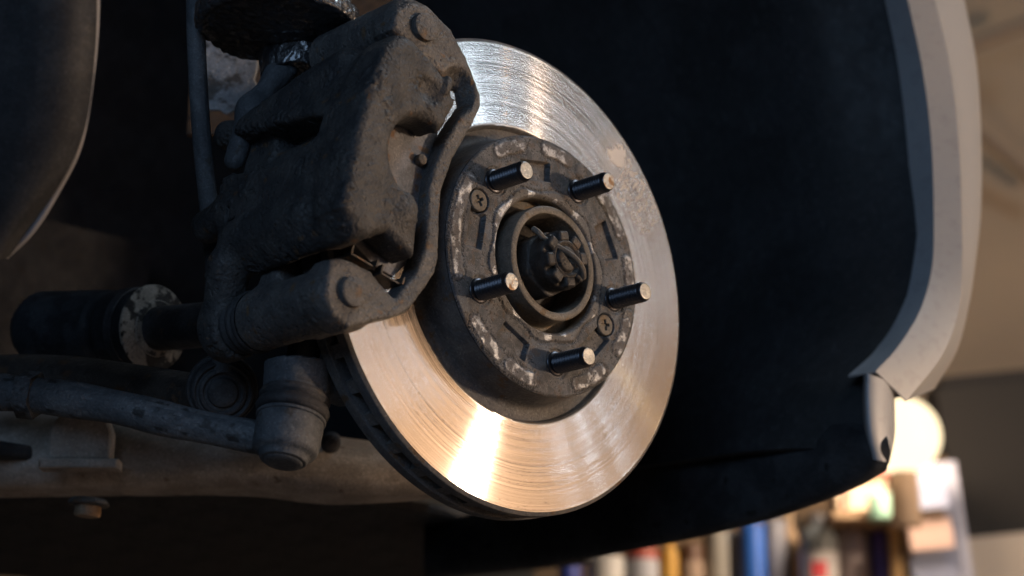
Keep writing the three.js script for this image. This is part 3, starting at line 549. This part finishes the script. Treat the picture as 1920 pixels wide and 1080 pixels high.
{
  const c = [-124.7, -71.9, -112.7], ax = along([0, 0, 0], [-0.50, -0.36, 0.79]);
  const t = thing('stabilizer_link', 'slim vertical stabilizer link rod with round lower bush', 'link rod', c);
  part(t, 'rod', tube([[-159.6, 163.2, -108.4], [-155.3, 131.5, -110.9], [-147.3, 77.8, -112.9], [-136.4, 5.5, -110.7], [-126.7, -61.8, -110.6]], 5.5, 60, 20), M.joint);
  const b = part(t, 'bush', spun(rounded([[8, -26], [17, -24], [18, -6], [17.6, 0], [16.4, 2], [15.6, 2.2], [15, 0.8], [13.6, 0.8], [13.2, 2.6], [11.2, 3.2], [10.6, 1.8], [8.8, 1.8], [8.2, 3.6], [5.2, 4.4], [0, 4.6]], 0.35), c, ax, 64), M.rubber);
  part(b, 'outer_ring', spun(rounded([[18, -8], [20.2, -7], [20.4, -14], [18, -15]], 0.8), c, ax, 56), M.rubber);
}
{
  const a = [-164.0, -45.1, -277.1], b = [-114.4, -70.9, -134.1];
  const t = thing('control_arm', 'dark brown control arm running back behind the tie rod', 'control arm', a);
  part(t, 'arm', tube([[-174.4, -35.9, -319.6], [-150.3, -48.1, -243.5], [-132.5, -60.3, -187.8], [-114.3, -72.0, -131.5]], (k) => 13 + 3 * Math.sin(k * 3.1), 50, 24), cast([0.028, 0.024, 0.021], [0.05, 0.042, 0.036], [0.06, 0.036, 0.022], 0.4, 440, { rough: 0.7 }));
  part(t, 'weld_flange', tube([[-155.9, -42.2, -234.9], [-140.6, -48.0, -193.6], [-125.7, -56.2, -153.7]], 3.2, 20, 10), M.blackSteel);
}
{
  const a = [-94.8, -19.1, -146.7], b = [-103.8, -11.7, -216.0], e = [-120.4, 3.5, -316.9], ax = along(b, e);
  const t = thing('drive_shaft', 'dark drive shaft with thick joint boot and pale end plate', 'drive shaft', e);
  part(t, 'shaft', tube([a, [-99.6, -15.2, -184.4], b, [-112.0, -5.0, -261.7]], 13.8, 30, 28), M.blackSteel);
  part(t, 'joint_cup', spun(rounded([[20, 3.4], [24.6, 5], [24.8, 34], [22.5, 37], [22.5, 42], [25, 45], [25.4, 110], [20, 120], [0, 121]], 1.2), b, ax, 64), M.plastic);
  part(t, 'end_plate', spun(rounded([[13, -1.5], [17, -1], [18, 0.5], [25.4, 2], [27.6, 3], [27.2, 4.4], [20, 4.6]], 0.5), b, ax, 64), cast([0.26, 0.23, 0.19], [0.36, 0.32, 0.27], [0.03, 0.028, 0.026], 0.50, 450, { rough: 0.85, bump: 0.0004 }), 'pale stained end plate of the joint');
  part(t, 'clamp_band', spun(rounded([[25.2, 14], [26.2, 14.4], [26.2, 20.6], [25.2, 21]], 0.3), b, ax, 64), M.blackSteel);
}
// ---------- strut above the caliper, wet with old grease ----------
{
  const c = [-103.8, 147.0, -78.3], s = [c[0] - 24, c[1] - 13, c[2] + 10];
  const t = thing('suspension_strut', 'greasy black strut tube with spring seat and coil above the caliper', 'strut', [c[0], c[1] - 40, c[2]]);
  const grease = new THREE.MeshPhysicalMaterial({ color: rgb(0.030, 0.030, 0.032), roughness: 0.3, clearcoat: 1, clearcoatRoughness: 0.15, bumpMap: castHeight, bumpScale: 0.002 });
  const wob = (x, y, z) => 3.2 * (fbm(x * 0.09, y * 0.06, z * 0.09, 4) - 0.5) + 1.8 * (vnoise(x * 0.33, y * 0.28, z * 0.33) - 0.5);
  const f = (x, y, z) => {
    let d = Math.max(Math.hypot(x - c[0], z - c[2]) - 25 - 0.05 * (y - c[1]), Math.abs(y - c[1] - 26) - 58);
    return Math.abs(d) > 5 ? d : d - wob(x, y, z);
  };
  part(t, 'tube', solid(f, [c[0] - 36, c[1] - 40, c[2] - 36], [c[0] + 36, c[1] + 90, c[2] + 36], 1.5), grease);
  const seat = (x, y, z) => {
    const r = Math.hypot(x - s[0], z - s[2]); let d = smax(r - 47, Math.abs(y - s[1] - 0.10 * (s[0] - x) - 0.15 * r + 4) - 3.4, 3);
    d = smin(d, smax(Math.abs(r - 45) - 2.6, Math.abs(y - s[1] - 5) - 5, 2), 3);
    return Math.abs(d) > 5 ? d : d - 0.9 * wob(x, y, z);
  };
  part(t, 'spring_seat', solid(seat, [s[0] - 54, s[1] - 20, s[2] - 54], [s[0] + 54, s[1] + 26, s[2] + 54], 1.5), grease);
  const coil = []; for (let k = 0; k <= 40; k++) { const a = k / 40 * 4.4 * Math.PI + 2.2; coil.push([s[0] + 38 * Math.cos(a), s[1] + 11 + k * 1.7, s[2] + 38 * Math.sin(a)]); }
  part(t, 'coil', tube(coil, 6.2, 160, 14), grease);
}
{
  const t = thing('brake_hose', 'thin black brake hose hanging beside the strut', 'hose', [-88.1, 142.0, -58.0]);
  part(t, 'sleeve', tube([[-93.4, 172.2, -51.1], [-91.5, 160.1, -54.0], [-89.3, 146.8, -57.2]], 4.1, 20, 16), M.rubber);
  part(t, 'wire', tube([[-89.5, 148.0, -56.9], [-88.8, 139.8, -58.0], [-90.3, 130.9, -57.3]], 2.4, 12, 12), M.rubber);
}
const facing = -0.7667;                                   // heading of things that stand square to the shelf wall
const turn = (g, c) => boxUV(g.rotateY(facing).translate(...c));

// ---------- the car round the wheel ----------
{
  const t = thing('subframe', 'pale grey steel subframe beam under the car', 'subframe', [-28.6, -88.7, -257.6]);
  const C = [-60, 200, 450, 650, 900];
  const rows = [
    [[-128.6, -36.3, -405.5], [-65.3, -41.9, -332.4], [-3.9, -50.4, -265.0], [45.5, -60.2, -212.6], [103.6, -71.2, -155.2]],
    [[-147.4, -56.9, -366.8], [-86.3, -61.4, -296.7], [-27.2, -69.6, -231.5], [21.6, -78.9, -182.4], [82.6, -86.1, -132.2]],
    [[-147.0, -82.0, -363.4], [-86.8, -84.3, -293.3], [-28.2, -89.5, -228.8], [20.1, -94.7, -180.0], [81.6, -95.4, -131.1]],
    [[-140.3, -95.3, -373.7], [-79.6, -95.4, -303.6], [-20.7, -96.4, -238.7], [27.4, -101.7, -188.7], [86.8, -100.4, -136.7]],
    [[-123.6, -97.8, -404.8], [-61.1, -97.4, -332.9], [-0.6, -98.4, -266.3], [49.0, -104.5, -215.2], [107.7, -98.7, -159.3]],
  ];
  part(t, 'beam', sheet(rows, -6, 60, 30, (x, y, z) => 1.2 * (fbm(x * 0.03, y * 0.03, z * 0.03, 2) - 0.5)), M.frame);
  const c = [-101.7, -72.5, -297.2];
  const b = part(t, 'mount_bracket', slab([[-20, -13], [20, -13], [20, 5], [16, 16], [-14, 16], [-20, 8]], 14, 2).rotateY(-0.75).translate(...c), M.frame);
  part(b, 'foot', slab([[-25, -3], [25, -3], [25, 3], [-25, 3]], 18, 1.5).rotateY(-0.75).translate(c[0], c[1] - 16, c[2] + 1), M.frame);
  part(t, 'drain_plug', spun(rounded([[0, 2.5], [4, 2.2], [6.5, 0.4], [6.5, -6]], 0.5), [9.2, -73.5, -183.5], [-0.5, -0.5, 0.7], 24).scale(1, 1, 1), M.rubber);
}
{
  const c = [-104.4, -113.8, -282.9], up = [0.05, 1, 0.05], t = thing('flange_bolt', 'rusty hexagonal flange bolt under the subframe beam', 'bolt', c);
  part(t, 'flange', spun(rounded([[0, 4], [11, 3.6], [13, 1], [12.6, -0.6], [8, -1]], 0.5), c, up, 40), M.bracket);
  part(t, 'head', spun(rounded([[8.4, -0.5], [8.4, -7], [7, -8], [0, -8]], 0.7), c, up, 6), cast([0.26, 0.16, 0.09], [0.30, 0.22, 0.15], [0.22, 0.10, 0.04], 0.4, 470, { rough: 0.7 }));
}
{
  const t = thing('undercover', 'dark plastic undercover with rounded lip below the wheel arch', 'undercover', [269.1, -94.4, -103.1]);
  const rows = [
    [[299.8, -57.6, 34.8], [288.7, -52.9, 21.6], [281.4, -52.7, -17.1], [274.9, -55.6, -82.2], [270.2, -60.4, -153.6], [267.5, -70.8, -232.4], [256.0, -82.1, -370.7]],
    [[293.8, -66.3, 44.4], [284.6, -64.5, 33.3], [276.6, -67.9, -7.5], [270.4, -73.5, -73.4], [265.8, -77.5, -145.8], [260.9, -85.9, -226.0], [251.4, -93.7, -365.3]],
    [[294.5, -73.4, 45.1], [286.5, -76.1, 36.3], [276.4, -83.4, -5.1], [270.9, -92.3, -71.7], [266.2, -97.6, -144.7], [261.5, -104.1, -226.8], [250.3, -105.4, -363.8]],
    [[295.6, -80.5, 40.5], [290.4, -86.2, 30.3], [281.2, -98.5, -12.3], [275.0, -107.6, -79.5], [271.3, -113.1, -151.7], [267.1, -117.2, -232.5], [256.0, -116.9, -370.0]],
    [[304.7, -80.7, 29.0], [301.6, -86.1, 18.0], [294.6, -98.0, -25.1], [289.9, -107.1, -93.8], [285.8, -112.5, -166.4], [281.8, -116.9, -247.0], [269.6, -116.1, -385.5]],
    [[330.5, -73.2, 7.8], [330.2, -76.7, -5.5], [323.2, -89.0, -48.8], [315.5, -98.4, -117.7], [313.4, -103.1, -193.8], [308.3, -108.7, -273.1], [295.6, -108.6, -415.2]],
  ];
  part(t, 'lip', sheet(rows, -3, 90, 50, (x, y, z) => 2.4 * (fbm(x * 0.015, y * 0.03, z * 0.015, 3) - 0.5)), M.under);
  part(t, 'panel', slab([[520, -440], [500, -640], [420, -900], [-420, -900], [-420, -330], [-60, -330], [60, -330], [150, -320], [300, -335], [420, -380]], 10, 3, 'xz').translate(0, -71, 0), M.under);
}
{
  const t = thing('wheel_arch_liner', 'black plastic wheel arch liner curving behind the disc', 'wheel arch liner', [330, 100, -100]);
  const prof = [[120, 500], [220, 440], [298, 350], [330, 285], [346, 225], [350, 178], [347, 135], [339, 96], [322, 45], [298, 0], [280, -28], [272, -48], [266, -66]];
  const rows = [[26, 1.10], [10, 1.06], [-30, 1.0], [-110, 0.97], [-200, 0.93], [-300, 0.87], [-430, 0.83], [-585, 0.80]].map(([z, k]) => prof.map(([x, y]) => [x * k, y * mix(1, k, 0.6), z]));
  part(t, 'shell', sheet(rows, 4, 70, 36, (x, y, z) => 5 * (fbm(x * 0.012, y * 0.012, z * 0.012, 3) - 0.5)), M.liner);
}
{
  // bodywork of the far side of the arch
  const dirty = (base, dark, seed) => { const m = new THREE.MeshPhysicalMaterial({ map: tex(512, 512, (u, v, o) => { const g = sstep(0.55, 0.75, pfbm(u, v, 14, 4, seed)), s = 0.15 * sstep(0.62, 0.84, pfbm(u, v, 34, 4, seed + 9)); for (let c = 0; c < 3; c++) o[c] = mix(mix(base[c], base[c] * 0.9, g), dark[c], s); }, true), roughness: 0.45, clearcoat: 0.3, clearcoatRoughness: 0.3 }); return m; };
  const silver = dirty([0.31, 0.312, 0.318], [0.16, 0.145, 0.13], 500), clean = new THREE.MeshPhysicalMaterial({ color: rgb(0.28, 0.282, 0.288), roughness: 0.42, clearcoat: 0.5, clearcoatRoughness: 0.15 });
  const t = thing('fender', 'silver painted fender edge round the wheel arch', 'fender', [371.1, 32.3, 40.0]);
  const A = [[345.4, 309.0, 22.0], [355.3, 277.8, 22.0], [366.9, 230.2, 22.0], [372.7, 173.1, 22.0], [372.2, 115.6, 22.0], [362.6, 73.5, 22.0], [344.8, 38.6, 22.0], [321.6, 7.7, 22.0], [285.1, -18.6, 22.0]];
  const B = [[341.3, 299.9, 44.0], [351.7, 269.4, 44.0], [364.5, 222.8, 44.0], [370.6, 166.7, 44.0], [367.6, 109.4, 44.0], [361.1, 68.5, 44.0], [343.1, 34.0, 44.0], [313.3, 2.3, 44.0], [285.6, -19.3, 44.0]];
  const C = [[360.6, 302.2, 56.0], [368.8, 270.8, 56.0], [382.2, 224.4, 56.0], [387.3, 167.8, 56.0], [384.6, 110.4, 56.0], [380.4, 69.9, 56.0], [374.1, 37.7, 55.0], [356.3, 4.5, 52.0], [316.5, -35.1, 46.0]];
  const E = [[419.6, 326.4, 44.0], [428.0, 293.8, 44.0], [438.8, 244.5, 44.0], [437.7, 184.1, 44.0], [429.4, 123.5, 44.0], [416.1, 79.8, 44.0], [406.1, 46.3, 42.0], [393.4, 13.3, 38.0], [372.6, -15.2, 32.0]];
  const back = (r, dx, dz) => r.map(([x, y, z]) => [x + dx, y, z + dz]);
  const soft = (r, q, k) => r.map((p, i) => p.map((v, c) => mix(v, q[i][c], k)));
  part(t, 'lip', sheet([B, soft(B, C, 0.06), soft(B, C, 0.94), C], 1.4, 90, 16), silver);
  part(t, 'skin', sheet([C, soft(C, E, 0.1), E, back(E, 14, -60)], 1.4, 90, 24), clean);
  part(t, 'inner_flange', sheet([A, B], 1.4, 80, 10), silver);
  const b = thing('bumper', 'pale bumper corner below the silver fender', 'bumper', [298.5, -53.7, 36.0]);
  part(b, 'corner', sheet([[[302.4, -14.3, 22.0], [299.2, -36.9, 22.0], [298.7, -55.9, 22.0], [303.2, -73.5, 22.0]], [[281.5, -20.7, 40.0], [279.5, -42.7, 40.0], [280.3, -61.1, 40.0], [284.6, -78.3, 40.0]], [[300.9, -24.1, 44.0], [300.2, -43.8, 44.0], [299.2, -60.1, 44.0], [292.0, -79.3, 44.0]], [[341.5, -18.2, 20.0], [340.6, -34.1, 20.0], [337.6, -51.3, 20.0], [328.0, -73.6, 20.0]]], 2, 30, 20), silver);
}
{
  const t = thing('inner_wing_panel', 'rust brown inner wing panel deep behind the strut', 'body panel', [0, 300, -330]);
  part(t, 'panel', turn(new THREE.BoxGeometry(150, 140, 5), [13.9, 222.3, -238.3]), cast([0.07, 0.04, 0.02], [0.09, 0.055, 0.03], [0.03, 0.02, 0.015], 0.4, 540, { rough: 0.85 }));
  const d = thing('chassis_leg', 'black chassis leg deep inside the wheel arch', 'chassis leg', [-120, 60, -300]);
  part(d, 'box_section', mergeGeometries([box([-420, 40, -540], [1000, 220, 40]), box([-250, 480, -590], [1250, 1040, 20]), box([-470, 120, -500], [420, 560, 30])]), M.underbody);
  const g = thing('body_bracket', 'stained grey sheet metal bracket behind the stabilizer link', 'bracket', [-70.4, 136.7, -194.5]);
  const o = [[-91.3, 181.4, -197.1], [-68.0, 181.4, -174.6], [-65.1, 171.5, -175.7], [-63.6, 161.5, -178.2], [-63.8, 154.9, -181.0], [-60.0, 148.3, -180.0], [-61.7, 136.7, -186.2], [-68.9, 135.7, -193.5], [-72.3, 133.7, -197.5], [-75.3, 136.3, -199.4], [-81.0, 136.3, -204.9]], c0 = o[0];
  const rx = V3(0.7202, 0.0000, 0.6937), uy = V3(-0.1897, 0.9619, 0.1970), s = new THREE.Shape(o.map((p) => { const d2 = V3(p[0] - c0[0], p[1] - c0[1], p[2] - c0[2]); return new THREE.Vector2(d2.dot(rx), d2.dot(uy)); }));
  const eg = new THREE.ExtrudeGeometry(s, { depth: 3, bevelEnabled: true, bevelSize: 0.6, bevelThickness: 0.6, bevelSegments: 2 }); eg.applyMatrix4(new THREE.Matrix4().makeBasis(rx, uy, V3().crossVectors(rx, uy)).setPosition(...c0));
  part(g, 'sheet', boxUV(eg), cast([0.20, 0.21, 0.22], [0.30, 0.30, 0.30], [0.08, 0.07, 0.06], 0.45, 560, { rough: 0.7 }));
}
{
  const t = thing('splash_panel', 'dark grey curved splash panel with a pale rim at the near arch edge', 'splash panel', [-306.6, 24.2, -19.0]);
  const rows = [
    [[-354.5, 111.8, -59.5], [-342.7, 51.6, -71.8], [-333.8, 6.5, -81.0], [-320.7, -47.3, -96.9]],
    [[-340.2, 99.0, -10.3], [-328.7, 40.7, -22.2], [-320.1, -1.7, -36.5], [-309.6, -46.5, -64.3]],
    [[-318.4, 97.1, 15.8], [-307.3, 39.1, 3.5], [-300.7, 0.1, -14.2], [-302.9, -43.4, -53.7]],
    [[-301.8, 101.7, 19.2], [-292.0, 50.4, 8.3], [-286.9, 7.7, -9.4], [-296.0, -39.1, -54.0]],
  ];
  part(t, 'panel', sheet(rows, -3, 50, 30), cast([0.020, 0.021, 0.023], [0.030, 0.031, 0.033], [0.04, 0.04, 0.04], 0.25, 580, { spec: 0.3, rough: 0.8, bump: 0.0002 }));
  part(t, 'rim', tube([[-300.3, 102.6, 18.1], [-293.0, 65.9, 10.5], [-289.4, 38.9, 3.4], [-285.3, 7.2, -11.0], [-286.9, -10.3, -23.7], [-290.3, -28.9, -40.1], [-294.8, -39.8, -56.0]], 1.9, 60, 12), new THREE.MeshStandardMaterial({ color: rgb(0.20, 0.20, 0.21), roughness: 0.5 }));
}

// ---------- the workshop behind the car, out of focus ----------
{
  const t = thing('back_wall', 'beige wall behind the shelf', 'wall', [2168.7, 762.6, -980.8]); t.userData.kind = 'structure';
  const c = [2036.6, 857.3, -1070.7];
  part(t, 'plaster', new THREE.BoxGeometry(3600, 2600, 60).rotateY(facing).translate(...c), new THREE.MeshStandardMaterial({ map: tex(256, 256, (u, v, o) => { const n = pfbm(u, v, 5, 4, 600); o[0] = 0.19 + 0.09 * n; o[1] = 0.145 + 0.075 * n; o[2] = 0.10 + 0.055 * n; }, true), roughness: 0.95 }));
}
const matte = (r, g, b, rough = 0.6) => new THREE.MeshStandardMaterial({ color: rgb(r, g, b), roughness: rough });
const tagged = (name, label, cat, geo, mat, at, group) => { const t = thing(name, label, cat, at, group); part(t, 'body', geo, mat); return t; };
{
  const c = [2179.6, 525.5, -962.8], t = thing('wooden_beam', 'orange brown wooden beam across the beige wall', 'beam', c);
  part(t, 'timber', turn(new THREE.BoxGeometry(800, 133, 60).rotateZ(0.16), c), matte(0.50, 0.31, 0.15, 0.8));
  part(t, 'groove', turn(new THREE.BoxGeometry(800, 15, 8).rotateZ(0.16), [2152.4, 510.0, -947.5]), matte(0.14, 0.10, 0.07, 0.9));
  tagged('pipe', 'brown pipe slanting down the beige wall beside the fender', 'pipe', tube([[2009.1, 901.4, -935.4], [2135.9, 781.9, -860.4]], 11, 4, 14), matte(0.16, 0.12, 0.085), [2135.9, 781.9, -860.4]);
  tagged('pipe', 'brown pipe sloping up the beige wall near its top', 'pipe', tube([[1986.8, 1014.5, -912.2], [2086.1, 1069.6, -794.8]], 13, 4, 14), matte(0.16, 0.12, 0.085), [1986.8, 1014.5, -912.2]);
  const k = [1751.8, 214.7, -732.5], b = thing('tool_cabinet', 'matt black tool cabinet standing on the beige ledge', 'cabinet', k);
  part(b, 'box', turn(new THREE.BoxGeometry(200, 250, 120).rotateZ(0.1), k), matte(0.012, 0.011, 0.011, 0.9));
  part(b, 'door', turn(new THREE.BoxGeometry(188, 236, 8).rotateZ(0.1), [1692.0, 202.2, -697.0]), matte(0.014, 0.013, 0.012, 0.9));
  const l = [1749.8, 53.6, -740.3];
  tagged('ledge', 'dusty beige ledge carrying the black tool cabinet', 'ledge', turn(new THREE.BoxGeometry(260, 70, 240).rotateZ(0.1), l), matte(0.36, 0.32, 0.27), l);
}
// shelf with bottles and tins
const SD = 2550;
{
  const c = [1330.4, -64.2, -887.7], t = thing('shelf', 'long wooden shelf board carrying bottles and tins', 'shelf', c);
  part(t, 'board', turn(new THREE.BoxGeometry(760, 24, 260), c), matte(0.25, 0.17, 0.10, 0.8));
  part(t, 'back_panel', turn(new THREE.BoxGeometry(700, 300, 10), [1481.7, 70.5, -991.9]), matte(0.25, 0.17, 0.10, 0.9));
}
const PX = SD / 3452.9;
function bottle(name, label, base, w, h, col, o = {}) {
  const r = w / 2 * PX, H = h * PX, t = thing(name, label, name.split('_').pop(), base, 'bottles and tins on the shelf'), neck = o.neck ?? 0;
  const prof = neck ? [[0, 0], [r * 0.95, 0], [r, 3], [r, H * (1 - neck)], [r * 0.8, H * (1 - neck * 0.6)], [r * 0.38, H * (1 - neck * 0.4)], [r * 0.36, H * (1 - neck * 0.3)]] : [[0, 0], [r * 0.97, 0], [r, 2], [r, H - 3], [r * 0.94, H], [0, H + 0.5]];
  part(t, 'body', spun(prof, base, [0, 1, 0], 40), matte(...col, o.rough ?? 0.4));
  if (neck) part(t, 'cap', spun([[r * 0.42, H * (1 - neck * 0.32)], [r * 0.42, H - 1], [r * 0.36, H], [0, H]], base, [0, 1, 0], 28), matte(...(o.cap ?? [0.05, 0.05, 0.05])));
  if (o.label) part(t, 'label', spun([[r + 0.5, H * o.label[3]], [r + 0.7, H * o.label[3] + 1], [r + 0.7, H * o.label[4] - 1], [r + 0.5, H * o.label[4]]], base, [0, 1, 0], 40), matte(o.label[0], o.label[1], o.label[2], 0.7));
  return t;
}
bottle('blue_tin', 'small deep blue tin at the shelf end under the car', [1137.6, -57.1, -1070.7], 44, 120, [0.05, 0.08, 0.35]);
bottle('white_jar', 'squat white jar beside the small blue tin', [1173.7, -57.1, -1035.8], 74, 134, [0.55, 0.55, 0.52]);
bottle('red_can', 'can with red side and silver grey label', [1209.4, -57.1, -1001.5], 62, 150, [0.35, 0.07, 0.05], { label: [0.42, 0.44, 0.48, 0.05, 0.86] });
bottle('yellow_bottle', 'orange yellow slim bottle with orange cap', [1237.6, -57.1, -974.3], 36, 170, [0.60, 0.34, 0.06], { neck: 0.2, cap: [0.55, 0.25, 0.06] });
bottle('brown_jar', 'dark brown jar next to the yellow bottle', [1258.8, -57.1, -953.8], 46, 158, [0.10, 0.05, 0.03], { label: [0.30, 0.22, 0.16, 0.1, 0.8] });
bottle('grey_canister', 'wide beige grey canister between brown jar and bright blue can', [1305.4, -55.2, -937.1], 68, 182, [0.38, 0.37, 0.33]);
bottle('blue_can', 'bright blue tall can in the middle of the shelf', [1313.6, -58.0, -887.0], 50, 196, [0.03, 0.12, 0.46], { rough: 0.3 });
bottle('grey_can', 'narrow grey can right behind the bright blue can', [1361.1, -55.2, -883.4], 44, 206, [0.24, 0.25, 0.29]);
bottle('tan_bottle', 'tan bottle with rounded shoulder and tan cap', [1400.5, -52.3, -887.7], 38, 224, [0.50, 0.34, 0.20], { neck: 0.3, cap: [0.55, 0.40, 0.25] });
const oil = bottle('oil_bottle', 'pale grey oil bottle with dark shoulder and red mark', [1372.1, -59.0, -816.6], 72, 214, [0.16, 0.18, 0.19], { neck: 0.24, cap: [0.12, 0.12, 0.13], label: [0.52, 0.52, 0.54, 0.02, 0.66] });
{ const b = [1372.1, -59.0, -816.6], r = 36 * PX + 1; part(oil, 'red_mark', boxUV(new THREE.CylinderGeometry(r, r, 24, 20, 1, true, -1.35, 0.8).translate(b[0], b[1] + 78, b[2])), matte(0.62, 0.08, 0.10)); }
bottle('pink_bottle', 'pale pinkish grey bottle beside the oil bottle', [1432.1, -56.1, -801.0], 58, 206, [0.46, 0.40, 0.40], { neck: 0.16, cap: [0.40, 0.25, 0.24] });
bottle('violet_can', 'narrow violet blue spray can', [1459.9, -56.1, -774.3], 32, 184, [0.10, 0.08, 0.34]);
bottle('brass_bottle', 'slim brass coloured bottle shining beside the drawer case', [1442.7, -60.0, -734.5], 30, 250, [0.62, 0.42, 0.20], { neck: 0.25, cap: [0.6, 0.42, 0.2], rough: 0.25 });
{
  const c = [1487.2, 43.7, -708.6], t = thing('drawer_case', 'blue grey small parts case with stacked drawers', 'drawer case', c);
  part(t, 'frame', turn(new THREE.BoxGeometry(74, 236, 120).rotateZ(0.09), c), matte(0.26, 0.28, 0.36));
  for (let k = 0; k < 4; k++) part(t, 'drawer', turn(new THREE.BoxGeometry(58, 44, 10).rotateZ(0.09), [[[1406.8, 114.4, -659.9]], [[1421.2, 62.3, -666.6]], [[1435.5, 11.0, -673.1]], [[1449.8, -40.4, -679.6]]][k][0]), k === 1 ? matte(0.42, 0.30, 0.26) : matte(0.20, 0.23, 0.33));
  const u = [1446.6, 88.1, -773.4], us = thing('shelf', 'short upper shelf board carrying the mint jar and cream box', 'shelf', u); part(us, 'board', turn(new THREE.BoxGeometry(150, 12, 200), u), matte(0.25, 0.17, 0.10, 0.8)); part(us, 'bracket', turn(new THREE.BoxGeometry(8, 150, 40), [1498.5, 21.3, -821.9]), matte(0.12, 0.11, 0.10));
  const e = [1430.5, 122.9, -789.6]; tagged('cream_box', 'cream cardboard box glowing beside the lit bulb', 'box', turn(new THREE.BoxGeometry(70, 60, 80).rotateZ(0.12), e), matte(0.62, 0.50, 0.36), e);
  const j = [1361.5, 77.9, -700.7]; bottle('mint_jar', 'small mint green plastic jar by the drawer case', j, 50, 46, [0.28, 0.50, 0.40]);
  const r = [1425.4, 152.0, -754.2]; tagged('red_strip', 'thin red plastic strip lying above the mint jar', 'strip', turn(new THREE.BoxGeometry(56, 8, 60).rotateZ(0.12), r), matte(0.60, 0.06, 0.05), r);
  const p = [1330.9, 115.6, -773.0]; tagged('hose_clamp', 'dark red tool handle upright before the cream box', 'tool', tube([[1348.4, 133.1, -749.2], [1356.9, 84.7, -760.1]], 4.5, 6, 12), matte(0.22, 0.06, 0.06), p);
}
{
  const at = [1324.8, 178.5, -638.5], t = thing('shelf_lamp', 'glowing warm globe bulb beside the bumper corner', 'lamp', at);
  part(t, 'globe', new THREE.SphereGeometry(52, 40, 24).translate(...at), glow(rgb(1, 0.80, 0.50), 1.9));
  part(t, 'socket', new THREE.CylinderGeometry(18, 20, 72, 24).translate(at[0], at[1] - 84, at[2]), matte(0.4, 0.28, 0.18));
  const l = new THREE.PointLight(WARM, 0.45); l.castShadow = true; l.shadow.radius = 2; l.name = 'shelf_light'; t.add(l);
}

renderer.render(scene, camera);
